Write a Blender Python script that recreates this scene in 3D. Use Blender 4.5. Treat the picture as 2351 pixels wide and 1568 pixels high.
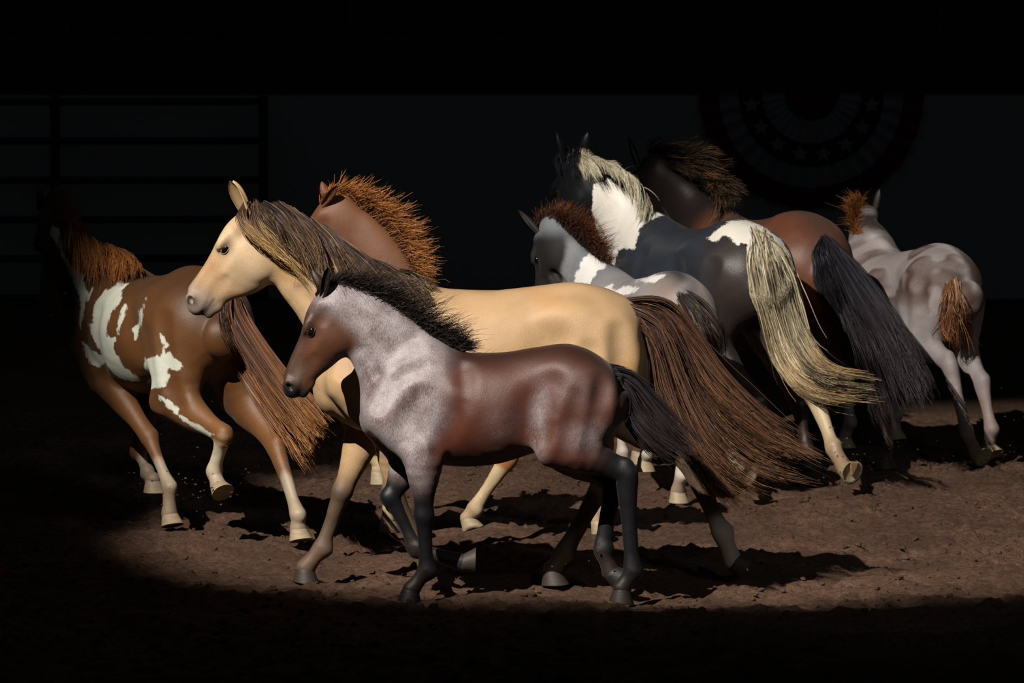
# A dark rodeo arena: eight horses and foals trot through a pool of stage light on churned dirt.
import bpy, bmesh, math, random
import numpy as np

for _o in list(bpy.data.objects): bpy.data.objects.remove(_o)
scene = bpy.context.scene
COL = scene.collection
random.seed(7); RNG = np.random.default_rng(11)

# ---------------------------------------------------------------- camera
cam_data = bpy.data.cameras.new('camera'); cam = bpy.data.objects.new('camera', cam_data); COL.objects.link(cam)
cam_data.sensor_width = 36.; cam_data.lens = 183.75
cam.location = (0, 0, 3.1); cam.rotation_euler = (math.radians(90 - 4.1988), 0, 0)
cam_data.clip_start = .5; cam_data.clip_end = 300
cam_data.dof.use_dof = True; cam_data.dof.focus_distance = 26.2; cam_data.dof.aperture_fstop = 7.1
scene.camera = cam

# ---------------------------------------------------------------- dim house light
world = bpy.data.worlds.new('arena_dark'); scene.world = world; world.use_nodes = True
world.node_tree.nodes['Background'].inputs[0].default_value = (.80, .90, 1., 1)
world.node_tree.nodes['Background'].inputs[1].default_value = .012

# ---------------------------------------------------------------- stage lamp and an added fill
def lamp(name, kind, loc, target, power, color, **kw):
    d = bpy.data.lights.new(name, kind); d.energy = power; d.color = color
    for k, v in kw.items(): setattr(d, k, v)
    o = bpy.data.objects.new(name, d); COL.objects.link(o); o.location = loc
    v = np.array(target, float) - np.array(loc, float)
    o.rotation_euler = (math.atan2(math.hypot(v[0], v[1]), -v[2]), 0, math.atan2(v[1], v[0]) - math.pi / 2)
    return o
lamp('stage_lamp', 'SPOT', (-8.85, 11.65, 15.3), (1.38, 28.90, .75), 41500, (1., .92, .83), spot_size=math.radians(16.9), spot_blend=.32, shadow_soft_size=.08)

lamp('fill_lamp', 'SPOT', (7.5, 6.0, 11.0), (1.0, 28.6, .9), 2300, (.86, .93, 1.), spot_size=math.radians(14.5), spot_blend=.6, shadow_soft_size=1.2)  # added to soften the shadows on the horses, not a lamp of the arena

scene.view_settings.view_transform = 'Standard'; scene.view_settings.look = 'None'
scene.view_settings.exposure = 0.; scene.view_settings.gamma = 1.; scene.view_settings.use_curve_mapping = False

# ---------------------------------------------------------------- helpers
def lin(c):
    c = np.asarray(c, float) / 255.
    return np.where(c < .04045, c / 12.92, ((c + .055) / 1.055) ** 2.4)
def mesh_obj(name, V, F, mat, parent=None, smooth=True):
    me = bpy.data.meshes.new(name); V = np.asarray(V, np.float32); F = np.asarray(F, np.int32)
    n = F.shape[1]
    me.vertices.add(len(V)); me.vertices.foreach_set('co', V.ravel())
    me.loops.add(F.size); me.loops.foreach_set('vertex_index', F.ravel())
    me.polygons.add(len(F)); me.polygons.foreach_set('loop_start', np.arange(0, F.size, n, dtype=np.int32))
    if smooth: me.polygons.foreach_set('use_smooth', np.ones(len(F), bool))
    me.update(calc_edges=True); me.validate()
    if mat: me.materials.append(mat)
    o = bpy.data.objects.new(name, me); COL.objects.link(o)
    if parent: o.parent = parent
    return o
def bm_obj(name, bm, mat, parent=None, smooth=False):
    me = bpy.data.meshes.new(name); bm.to_mesh(me); bm.free()
    if smooth:
        for p in me.polygons: p.use_smooth = True
    if mat: me.materials.append(mat)
    o = bpy.data.objects.new(name, me); COL.objects.link(o)
    if parent: o.parent = parent
    return o
def empty(name, loc, rz=0.):
    o = bpy.data.objects.new(name, None); COL.objects.link(o); o.location = loc; o.rotation_euler = (0, 0, rz); o.empty_display_size = .2
    return o
def tag(o, label=None, cat=None, group=None, kind=None):
    for k, v in (('label', label), ('category', cat), ('group', group), ('kind', kind)):
        if v: o[k] = v
    return o
def attr(o, name, data, kind='FLOAT'):
    a = o.data.attributes.new(name, kind, 'POINT')
    if kind == 'FLOAT': a.data.foreach_set('value', np.asarray(data, np.float32))
    else:
        d = np.ones((len(data), 4), np.float32); d[:, :3] = data; a.data.foreach_set('color', d.ravel())

class NT:
    """tiny node-tree writer"""
    def __init__(self, name):
        self.m = bpy.data.materials.new(name); self.m.use_nodes = True; self.t = self.m.node_tree; self.b = self.t.nodes['Principled BSDF']
    def n(self, kind, **kw):
        x = self.t.nodes.new(kind)
        for k, v in kw.items():
            if k.startswith('i_'):
                key = k[2:]; key = int(key) if key.isdigit() else key.replace('_', ' ')
                if isinstance(v, bpy.types.NodeSocket): self.t.links.new(v, x.inputs[key])
                else: x.inputs[key].default_value = v
            else: setattr(x, k, v)
        return x
    def l(self, a, b): self.t.links.new(a, b)
    def math(self, op, a, b=0.): return self.n('ShaderNodeMath', operation=op, i_0=a, i_1=b).outputs[0]
    def mix(self, f, a, b, mode='MIX'):
        x = self.n('ShaderNodeMix', data_type='RGBA', blend_type=mode, i_0=f); 
        for i, v in ((6, a), (7, b)):
            if isinstance(v, bpy.types.NodeSocket): self.l(v, x.inputs[i])
            else: x.inputs[i].default_value = (*v, 1) if len(v) == 3 else v
        return x.outputs[2]
    def noise(self, co, scale, detail=3., rough=.55): return self.n('ShaderNodeTexNoise', i_Vector=co, i_Scale=scale, i_Detail=detail, i_Roughness=rough).outputs[0]
    def ramp(self, v, lo, hi, a=0., b=1.):
        return self.n('ShaderNodeMapRange', i_0=v, i_1=lo, i_2=hi, i_3=a, i_4=b).outputs[0]
    def bump(self, h, strength, dist):
        x = self.n('ShaderNodeBump', i_Strength=strength, i_Distance=dist, i_Height=h); self.l(x.outputs[0], self.b.inputs['Normal'])
def plain(name, rgb, rough=.6, metal=0., var=.12, scale=9.):
    t = NT(name); co = t.n('ShaderNodeTexCoord').outputs['Object']; c = lin(rgb)
    t.l(t.mix(t.noise(co, scale), tuple(c * (1 - var)), tuple(c * (1 + var))), t.b.inputs['Base Color'])
    t.b.inputs['Roughness'].default_value = rough; t.b.inputs['Metallic'].default_value = metal
    return t.m
def box_bm(bm, x0, x1, y0, y1, z0, z1, bev=0.):
    r = bmesh.ops.create_cube(bm, size=1.); vs = r['verts']
    for v in vs: v.co = ((x0 + x1) / 2 + v.co.x * (x1 - x0), (y0 + y1) / 2 + v.co.y * (y1 - y0), (z0 + z1) / 2 + v.co.z * (z1 - z0))
    if bev:
        es = list({e for v in vs for e in v.link_edges}); bmesh.ops.bevel(bm, geom=es, offset=bev, segments=2, affect='EDGES')
def box(name, x0, x1, y0, y1, z0, z1, mat, parent=None, bev=0.):
    bm = bmesh.new(); box_bm(bm, x0, x1, y0, y1, z0, z1, bev); return bm_obj(name, bm, mat, parent)
def tube_mesh(pts, rad, n=10):
    pts = np.asarray(pts, float); m = len(pts); rad = np.broadcast_to(rad, (m,))
    T = np.gradient(pts, axis=0); T /= np.linalg.norm(T, axis=1)[:, None] + 1e-9
    ref = np.array((0, 0, 1.)) if abs(T[0, 2]) < .9 else np.array((1., 0, 0))
    A = np.cross(T, ref); A /= np.linalg.norm(A, axis=1)[:, None] + 1e-9; B = np.cross(T, A)
    a = np.arange(n) / n * 2 * np.pi
    V = pts[:, None] + rad[:, None, None] * (np.cos(a)[None, :, None] * A[:, None] + np.sin(a)[None, :, None] * B[:, None])
    F = [(i * n + j, i * n + (j + 1) % n, (i + 1) * n + (j + 1) % n, (i + 1) * n + j) for i in range(m - 1) for j in range(n)]
    V = np.vstack([V.reshape(-1, 3), pts[0], pts[-1]]); k = m * n
    F += [(k, (j + 1) % n, j, k) for j in range(n)] + [(k + 1, (m - 1) * n + j, (m - 1) * n + (j + 1) % n, k + 1) for j in range(n)]
    return V, F
def pipe(name, pts, rad, mat, parent=None, n=10):
    V, F = tube_mesh(pts, rad, n); bm = bmesh.new(); vs = [bm.verts.new(v) for v in V]
    for f in F:
        u = list(dict.fromkeys(f)); bm.faces.new([vs[i] for i in u])
    return bm_obj(name, bm, mat, parent, True)

# ---------------------------------------------------------------- value noise for geometry
def vnoise(x, y, scale, seed):
    r = np.random.default_rng(seed); n = 256; T = r.random((n, n)).astype(np.float32)
    u, v = x * scale, y * scale; i, j = np.floor(u).astype(int), np.floor(v).astype(int); a, b = u - i, v - j
    a = a * a * (3 - 2 * a); b = b * b * (3 - 2 * b); g = lambda p, q: T[p % n, q % n]
    return (g(i, j) * (1 - a) + g(i + 1, j) * a) * (1 - b) + (g(i, j + 1) * (1 - a) + g(i + 1, j + 1) * a) * b - .5

# ---------------------------------------------------------------- ground of churned dirt
def dirt_height(x, y):
    r1 = vnoise(x * .8 + y * .25, y * 1.9, 1.1, 1) * .055 + vnoise(x * .8, y * 1.6, 2.6, 2) * .035
    c = np.abs(vnoise(x, y, 6., 3)) * .055 + vnoise(x, y, 12., 4) * .026 + vnoise(x, y, 22., 5) * .026
    cl = np.clip(vnoise(x, y, 16., 6) - .22, 0, 1) * .11
    return r1 + c + cl - .035
t = NT('dirt'); co = t.n('ShaderNodeTexCoord').outputs['Object']
c1 = t.mix(t.ramp(t.noise(co, 1.3, 5), .38, .62), tuple(lin((112, 86, 70))), tuple(lin((146, 113, 94))))
c2 = t.mix(t.ramp(t.noise(co, 30., 6, .7), .30, .75), tuple(lin((66, 49, 39))), c1)
t.l(t.mix(t.ramp(t.noise(co, 90., 2), .70, .80), c2, tuple(lin((176, 150, 132)))), t.b.inputs['Base Color'])
t.b.inputs['Roughness'].default_value = .95; t.b.inputs['Specular IOR Level'].default_value = .15
t.bump(t.noise(co, 48., 7, .75), 1., .030); M_DIRT = t.m
gx = np.unique(np.round(np.concatenate([np.linspace(-40, -6, 35), np.linspace(-6, 6.5, 435), np.linspace(6.5, 40, 35)]), 4))
gy = np.unique(np.round(np.concatenate([np.linspace(-4, 22, 30), np.linspace(22, 35.5, 435), np.linspace(35.5, 50, 24)]), 4))
X, Y = np.meshgrid(gx, gy, indexing='ij')
fade = np.clip((X + 7.5) / 1.5, 0, 1) * np.clip((8 - X) / 1.5, 0, 1) * np.clip((Y - 20) / 2, 0, 1) * np.clip((37 - Y) / 2, 0, 1)
Z = dirt_height(X, Y) * fade
nx, ny = X.shape; ii = np.arange(nx * ny).reshape(nx, ny)
fl = mesh_obj('floor', np.stack([X, Y, Z], -1).reshape(-1, 3), np.stack([ii[:-1, :-1], ii[1:, :-1], ii[1:, 1:], ii[:-1, 1:]], -1).reshape(-1, 4), M_DIRT)
tag(fl, 'churned brown dirt floor of the arena', 'floor', kind='structure')

# ---------------------------------------------------------------- board wall, gate, dark stand
M_BOARD = plain('grey_board', (176, 176, 178), .7, 0, .05, .6); M_PIPE = plain('black_pipe', (14, 14, 15), .5)
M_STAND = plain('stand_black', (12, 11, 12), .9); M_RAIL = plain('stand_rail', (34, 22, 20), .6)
WY = 47.6
wall = empty('wall_back', (0, WY, 0)); tag(wall, 'low grey board wall along the back of the arena', 'wall', kind='structure')
for k in range(-5, 5):
    bm = bmesh.new(); box_bm(bm, k * 2.44, k * 2.44 + 2.44, -.03, .03, .0, 1.86); bm_obj('panel', bm, M_BOARD, wall)
box('top_rail', -12.2, 12.2, -.04, .06, 1.862, 1.90, M_PIPE, wall)
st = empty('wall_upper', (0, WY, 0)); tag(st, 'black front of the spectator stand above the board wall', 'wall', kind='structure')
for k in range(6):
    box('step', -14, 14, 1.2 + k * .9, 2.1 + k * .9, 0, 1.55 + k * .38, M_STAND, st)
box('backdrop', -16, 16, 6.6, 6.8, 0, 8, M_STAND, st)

# ---------------------------------------------------------------- body modelling in numpy
F32 = np.float32
def nrm(v):
    v = np.asarray(v, float); return v / (np.linalg.norm(v) + 1e-12)

def spline(P, m):
    """Catmull-Rom resampling of rows (any number of columns), m pieces per span."""
    P = np.asarray(P, float)
    if len(P) < 3 or m == 1:
        t = np.linspace(0, len(P) - 1, (len(P) - 1) * m + 1)
        i = np.minimum(t.astype(int), len(P) - 2); f = (t - i)[:, None]
        return P[i] * (1 - f) + P[i + 1] * f
    Q = np.vstack([2 * P[0] - P[1], P, 2 * P[-1] - P[-2]])
    out = []
    for k in range(len(P) - 1):
        a, b, c, d = Q[k:k + 4]
        for t in np.arange(m) / m:
            out.append(.5 * (2 * b + (c - a) * t + (2 * a - 5 * b + 4 * c - d) * t * t + (3 * b - a - 3 * c + d) * t ** 3))
    out.append(P[-1]); return np.array(out)

class Tube:
    """chain of elliptical sections: rows x,y,z,half_width,half_height"""
    def __init__(self, rows, k=.03, side=(0, 1, 0), m=3, carve=False):
        R = spline(rows, m); R[:, 3:] = np.maximum(R[:, 3:], .004)
        self.R, self.k, self.carve = R, k, carve
        self.side = np.array(side, float)
        rmax = R[:, 3:].max() + k + .05
        self.lo, self.hi = R[:, :3].min(0) - rmax, R[:, :3].max(0) + rmax
    def dist(self, P):
        best = np.full(len(P), 9., F32); R = self.R
        for a, b in zip(R[:-1], R[1:]):
            ab = b[:3] - a[:3]; L = np.linalg.norm(ab)
            if L < 1e-5: continue
            av = ab / L; sv = nrm(self.side - av * (self.side @ av)); uv = np.cross(av, sv)
            rm = max(a[3:].max(), b[3:].max()) + self.k + .05
            mid = (a[:3] + b[:3]) / 2
            q = P - mid.astype(F32)
            near = np.nonzero(np.einsum('ij,ij->i', q, q) < (rm + L / 2) ** 2)[0]
            if not len(near): continue
            q = P[near] - a[:3].astype(F32)
            t = np.clip(q @ (ab / L / L).astype(F32), 0, 1)
            q -= t[:, None] * ab.astype(F32)
            w = (a[3] + (b[3] - a[3]) * t).astype(F32); h = (a[4] + (b[4] - a[4]) * t).astype(F32); r = np.minimum(w, h)
            s = q @ sv.astype(F32); u = q @ uv.astype(F32); x = q @ av.astype(F32)
            k0 = np.sqrt((s / w) ** 2 + (u / h) ** 2 + (x / r) ** 2)
            k1 = np.sqrt((s / w ** 2) ** 2 + (u / h ** 2) ** 2 + (x / r ** 2) ** 2) + 1e-6
            d = np.where(k0 < .15, -r * .85, k0 * (k0 - 1) / k1)
            best[near] = np.minimum(best[near], d)
        return best

class Trunk:
    """barrel along x: centre height, half width and half height follow smooth curves of x"""
    def __init__(self, rows, k=.06):
        R = np.array(sorted(rows, key=lambda r: r[0])); S = spline(R, 12); self.S = S[np.argsort(S[:, 0])]; self.k = k; self.carve = False
        m = k + .06; self.r = S[:, 3:].max() + m
        self.lo = np.array((R[0, 0] - .2, -S[:, 3].max() - m, (S[:, 2] - S[:, 4]).min() - m)); self.hi = np.array((R[-1, 0] + .2, S[:, 3].max() + m, (S[:, 2] + S[:, 4]).max() + m))
    def dist(self, P):
        S = self.S; x = np.clip(P[:, 0], S[0, 0], S[-1, 0]); f = lambda c: np.interp(x, S[:, 0], S[:, c]).astype(F32)
        w, h, z = f(3), f(4), f(2); ex = P[:, 0] - x; s = P[:, 1]; u = P[:, 2] - z; r = np.minimum(w, h) * .8
        u = np.where(u < 0, u, u); k0 = np.sqrt((s / w) ** 2 + (u / h) ** 2 + (ex / r) ** 2); k1 = np.sqrt((s / w ** 2) ** 2 + (u / h ** 2) ** 2 + (ex / r ** 2) ** 2) + 1e-6
        sl = np.interp(x, S[:, 0], np.abs(np.gradient(S[:, 4], S[:, 0])) + np.abs(np.gradient(S[:, 2], S[:, 0])))
        return (np.where(k0 < .15, -r * .85, k0 * (k0 - 1) / k1) / np.sqrt(1 + np.minimum(sl, 1.5) ** 2)).astype(F32)

class Ell:
    """ellipsoid with centre c, radii r along the rows of axes A"""
    def __init__(self, c, r, A=None, k=.03, carve=False):
        self.c, self.r, self.k, self.carve = np.array(c, float), np.array(r, float), k, carve
        self.A = np.eye(3) if A is None else np.array(A, float)
        m = self.r.max() + k + .05
        self.lo, self.hi = self.c - m, self.c + m
    def dist(self, P):
        q = (P - self.c.astype(F32)) @ self.A.T.astype(F32); r = self.r.astype(F32)
        a = q / r; k0 = np.sqrt(np.einsum('ij,ij->i', a, a)); a /= r; k1 = np.sqrt(np.einsum('ij,ij->i', a, a)) + 1e-6
        return np.where(k0 < .15, -r.min() * .85, k0 * (k0 - 1) / k1).astype(F32)

def field(prims, P, blocks=None, half=0., per=1):
    """smooth union (or carving) of all shapes at points P; blocks = centres of the cells that hold 'per' points each"""
    D = np.full(len(P), 9., F32); Q = (P if blocks is None else blocks).T.copy()
    for p in prims:
        lo, hi = (p.lo - half).astype(F32), (p.hi + half).astype(F32); ok = (Q[0] > lo[0]) & (Q[0] < hi[0])
        for c in (1, 2): ok &= (Q[c] > lo[c]) & (Q[c] < hi[c])
        idx = np.nonzero(ok)[0]
        if not len(idx): continue
        if per > 1: idx = (idx[:, None] * per + np.arange(per)).ravel()
        a = D[idx]; b = p.dist(P[idx]); k = p.k
        if p.carve:
            h = np.clip(.5 - .5 * (a + b) / k, 0, 1); D[idx] = a * (1 - h) - b * h + k * h * (1 - h)
        else:
            h = np.clip(.5 + .5 * (b - a) / k, 0, 1); D[idx] = b * (1 - h) + a * h - k * h * (1 - h)
    return D

class Body:
    """samples the field near its zero level and extracts one closed quad surface"""
    def __init__(self, prims, vox):
        lo = np.min([p.lo for p in prims if not p.carve], 0); hi = np.max([p.hi for p in prims if not p.carve], 0)
        C = 4; cs = vox * C
        n = np.ceil((hi - lo) / cs).astype(int) + 1
        ax = [lo[i] + (np.arange(n[i]) + .5 - .5 / C) * cs for i in range(3)]
        G = np.stack(np.meshgrid(*ax, indexing='ij'), -1).reshape(-1, 3).astype(F32)
        Dc = field(prims, G)
        act = np.nonzero(np.abs(Dc) < cs * 1.3 + .012)[0]
        off = (np.stack(np.meshgrid(*[np.arange(C)] * 3, indexing='ij'), -1).reshape(-1, 3) - (C - 1) / 2) * vox
        FP = (G[act][:, None, :] + off[None].astype(F32)).reshape(-1, 3)
        Df = field(prims, FP, G[act], cs / 2, C ** 3).reshape(-1, C, C, C)
        D = np.repeat(np.repeat(np.repeat(Dc.reshape(n), C, 0), C, 1), C, 2).astype(F32)
        V = D.reshape(n[0], C, n[1], C, n[2], C)
        ci = np.array(np.unravel_index(act, n)).T
        V[ci[:, 0], :, ci[:, 1], :, ci[:, 2], :] = Df
        self.D, self.lo, self.vox = D, lo, vox
        self.nets()
    def nets(self):
        D = self.D; S = D < 0; n = np.array(D.shape)
        cells = np.zeros(n - 1, np.uint8)
        for i in range(2):
            for j in range(2):
                for k in range(2):
                    cells += S[i:n[0] - 1 + i, j:n[1] - 1 + j, k:n[2] - 1 + k]
        idx = np.argwhere((cells > 0) & (cells < 8))
        num = -np.ones(n - 1, np.int32); num[tuple(idx.T)] = np.arange(len(idx))
        acc = np.zeros((len(idx), 3)); cnt = np.zeros(len(idx))
        cor = [(i, j, k) for i in range(2) for j in range(2) for k in range(2)]
        for a in cor:
            for b in cor:
                if a < b and sum(abs(x - y) for x, y in zip(a, b)) == 1:
                    da = D[tuple((idx + a).T)]; db = D[tuple((idx + b).T)]
                    m = (da < 0) != (db < 0)
                    t = np.where(m, da / np.where(m, da - db, 1), 0)
                    p = np.array(a) + t[:, None] * (np.array(b) - np.array(a))
                    acc[m] += p[m]; cnt[m] += 1
        V = idx + acc / cnt[:, None]
        quads = []
        for axis in range(3):
            sl = [slice(1, None)] * 3; sl2 = [slice(1, None)] * 3
            A = S[tuple(slice(0, -1) if i == axis else slice(1, -1) for i in range(3))]
            B = S[tuple(slice(1, None) if i == axis else slice(1, -1) for i in range(3))]
            e = np.argwhere(A != B); flip = A[tuple(e.T)]
            o = np.array([0 if i == axis else 1 for i in range(3)]); e = e + o
            u, v = [(1, 2), (2, 0), (0, 1)][axis]
            du = np.zeros(3, int); dv = np.zeros(3, int); du[u] = 1; dv[v] = 1
            q = np.stack([num[tuple((e - du - dv).T)], num[tuple((e - dv).T)], num[tuple(e.T)], num[tuple((e - du).T)]], 1)
            q[~flip] = q[~flip][:, ::-1]
            quads.append(q)
        Q = np.vstack(quads)
        E = np.vstack([Q[:, [i, (i + 1) % 4]] for i in range(4)]); nv = len(V)
        deg = np.bincount(E[:, 0], minlength=nv) + np.bincount(E[:, 1], minlength=nv)
        for lam in (.5, -.3) * 4:
            s = np.stack([np.bincount(E[:, 0], V[E[:, 1], c], nv) + np.bincount(E[:, 1], V[E[:, 0], c], nv) for c in range(3)], 1)
            V = V + lam * (s / np.maximum(deg, 1)[:, None] - V)
        self.V = V * self.vox + self.lo; self.Q = Q
        nr = np.zeros_like(self.V)
        fn = np.cross(self.V[Q[:, 2]] - self.V[Q[:, 0]], self.V[Q[:, 3]] - self.V[Q[:, 1]])
        for c in range(3):
            for i in range(4): nr[:, c] += np.bincount(Q[:, i], fn[:, c], nv)
        self.N = nr / (np.linalg.norm(nr, axis=1)[:, None] + 1e-12)
    def sample(self, P):
        """distance to the surface at any points (trilinear)"""
        g = (P - self.lo) / self.vox; n = np.array(self.D.shape)
        i = np.clip(np.floor(g).astype(int), 0, n - 2); f = np.clip(g - i, 0, 1)
        out = 0
        for a in range(2):
            for b in range(2):
                for c in range(2):
                    w = (f[..., 0] if a else 1 - f[..., 0]) * (f[..., 1] if b else 1 - f[..., 1]) * (f[..., 2] if c else 1 - f[..., 2])
                    out = out + w * self.D[i[..., 0] + a, i[..., 1] + b, i[..., 2] + c]
        far = ((g < 0) | (g > n - 1)).any(-1)
        return np.where(far, .3, out)
    def push(self, P, margin=.006, it=5):
        """moves points that lie inside the body out to its skin"""
        e = self.vox * 3
        for _ in range(it):
            d = self.sample(P); bad = d < margin
            if not bad.any(): break
            B = P[bad]
            g = np.stack([self.sample(B + np.eye(3)[c] * e) - self.sample(B - np.eye(3)[c] * e) for c in range(3)], -1)
            g /= np.linalg.norm(g, axis=-1, keepdims=True) + 1e-9
            P = P.copy(); P[bad] = B + g * np.clip(margin - d[bad], 0, .06)[..., None]
        return P

# ---------------------------------------------------------------- horse anatomy
def head_frame(h):
    P, N = np.array(h['poll']), np.array(h['nose'])
    a = nrm(N - P); s = np.array(h.get('side', (0, 1, 0)), float); s = nrm(s - a * (s @ a)); u = np.cross(a, s)
    return P, np.linalg.norm(N - P), a, s, u
def head_pt(fr, t, v, l=0.):
    P, L, a, s, u = fr
    return P + a * (t * L) - u * (v * L) + s * (l * L)

HEAD_PROFILE = [(-.02, .36, .105), (.14, .50, .145), (.28, .57, .160), (.42, .55, .158), (.56, .475, .120), (.70, .39, .092), (.84, .325, .082), (.94, .27, .080), (1.01, .20, .062)]
def head_prims(h):
    fr = head_frame(h); P, L, a, s, u = fr; A = [a, u, s]; deep = h.get('deep', 1.); wide = h.get('wide', 1.)
    rows = []
    for t, D, w in HEAD_PROFILE:
        D *= deep; w *= wide
        rows.append(list(head_pt(fr, t, D / 2 + (.015 if t > .9 else 0))) + [w * L, D / 2 * L])
    out = [Tube(rows, .05, side=s, m=5)]
    dv = deep
    for sg in (1, -1):
        out.append(Ell(head_pt(fr, .35, .36 * dv, sg * .085 * wide), (.185 * L, .165 * L, .075 * L), A, .015))     # cheek
        out.append(Ell(head_pt(fr, .39, .020, sg * .108 * wide), (.085 * L, .034 * L, .040 * L), A, .03))        # brow
        out.append(Tube([list(head_pt(fr, .46, .20 * dv, sg * .118 * wide)) + [.012 * L, .022 * L], list(head_pt(fr, .66, .185 * dv, sg * .082 * wide)) + [.010 * L, .014 * L]], .018, side=s, m=2))   # facial crest
        out.append(Ell(head_pt(fr, .965, .075, sg * .062 * wide), (.060 * L, .060 * L, .040 * L), A, .018))        # nostril wing
        out.append(Ell(head_pt(fr, .16, .10, sg * .12 * wide), (.07 * L, .07 * L, .035 * L), A, .03))              # temple
    out.append(Ell(head_pt(fr, .27, .05), (.17 * L, .07 * L, .10 * L), A, .05))                                   # forehead
    out.append(Tube([list(head_pt(fr, .45, .045)) + [.055 * L, .04 * L], list(head_pt(fr, .90, .035)) + [.042 * L, .032 * L]], .03, side=s, m=3))    # nasal bone
    out.append(Ell(head_pt(fr, 1.015, .145 * dv), (.062 * L, .080 * L, .068 * L), A, .022))                       # upper lip
    out.append(Ell(head_pt(fr, .975, .272 * dv), (.072 * L, .046 * L, .052 * L), A, .008))                        # lower lip
    out.append(Ell(head_pt(fr, .90, .305 * dv), (.052 * L, .040 * L, .045 * L), A, .02))                         # chin
    for sg in (1, -1):
        out.append(Ell(head_pt(fr, .42, .082, sg * .178 * wide), (.045 * L, .022 * L, .020 * L), A, .02, True))   # eye socket
        out.append(Ell(head_pt(fr, .985, .085, sg * .098 * wide), (.024 * L, .046 * L, .050 * L), [nrm(a * .9 + u * .4), nrm(u * .9 - a * .4), s], .008, True))  # nostril
        out.append(Ell(head_pt(fr, .53, .115, sg * .150 * wide), (.11 * L, .032 * L, .026 * L), A, .035, True))    # hollow below the eye
        out.append(Ell(head_pt(fr, .74, .21 * dv, sg * .118 * wide), (.10 * L, .05 * L, .03 * L), A, .03, True))   # hollow of the cheek
        out.append(Ell(head_pt(fr, .24, .13, sg * .172 * wide), (.06 * L, .04 * L, .02 * L), A, .03, True))        # hollow above the eye
        out.append(Tube([list(head_pt(fr, 1.08, .225 * dv, sg * .015)) + [.013 * L, .013 * L], list(head_pt(fr, .98, .222 * dv, sg * .066)) + [.015 * L, .014 * L],
                         list(head_pt(fr, .845, .205 * dv, sg * .080)) + [.016 * L, .011 * L]], .008, side=u, m=3, carve=True))
    return out

def lerp(a, b, t): return np.asarray(a) * (1 - t) + np.asarray(b) * t
def fore_rows(j, S):
    el, kn, fe, co = [np.array(j[i]) for i in (2, 3, 4, 5)]
    d = [(el, .088, .112), (lerp(el, kn, .3), .074, .090), (lerp(el, kn, .62), .056, .064), (lerp(el, kn, .86), .045, .049), (kn, .049, .053), (lerp(kn, fe, .16), .039, .042), (lerp(kn, fe, .5), .029, .032), (lerp(kn, fe, .82), .031, .036), (fe, .040, .047), (lerp(fe, co, .5), .035, .037), (co, .044, .046)]
    return [list(p) + [w * S, h * S] for p, w, h in d]
def hind_rows(j, S):
    st, ho, fe, co = [np.array(j[i]) for i in (1, 2, 3, 4)]
    d = [(st, .10, .135), (lerp(st, ho, .32), .084, .112), (lerp(st, ho, .62), .060, .074), (lerp(st, ho, .85), .047, .056), (ho, .050, .062), (lerp(ho, fe, .18), .041, .050), (lerp(ho, fe, .5), .032, .040), (lerp(ho, fe, .82), .033, .041), (fe, .042, .049), (lerp(fe, co, .5), .036, .038), (co, .045, .047)]
    return [list(p) + [w * S, h * S] for p, w, h in d]

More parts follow.
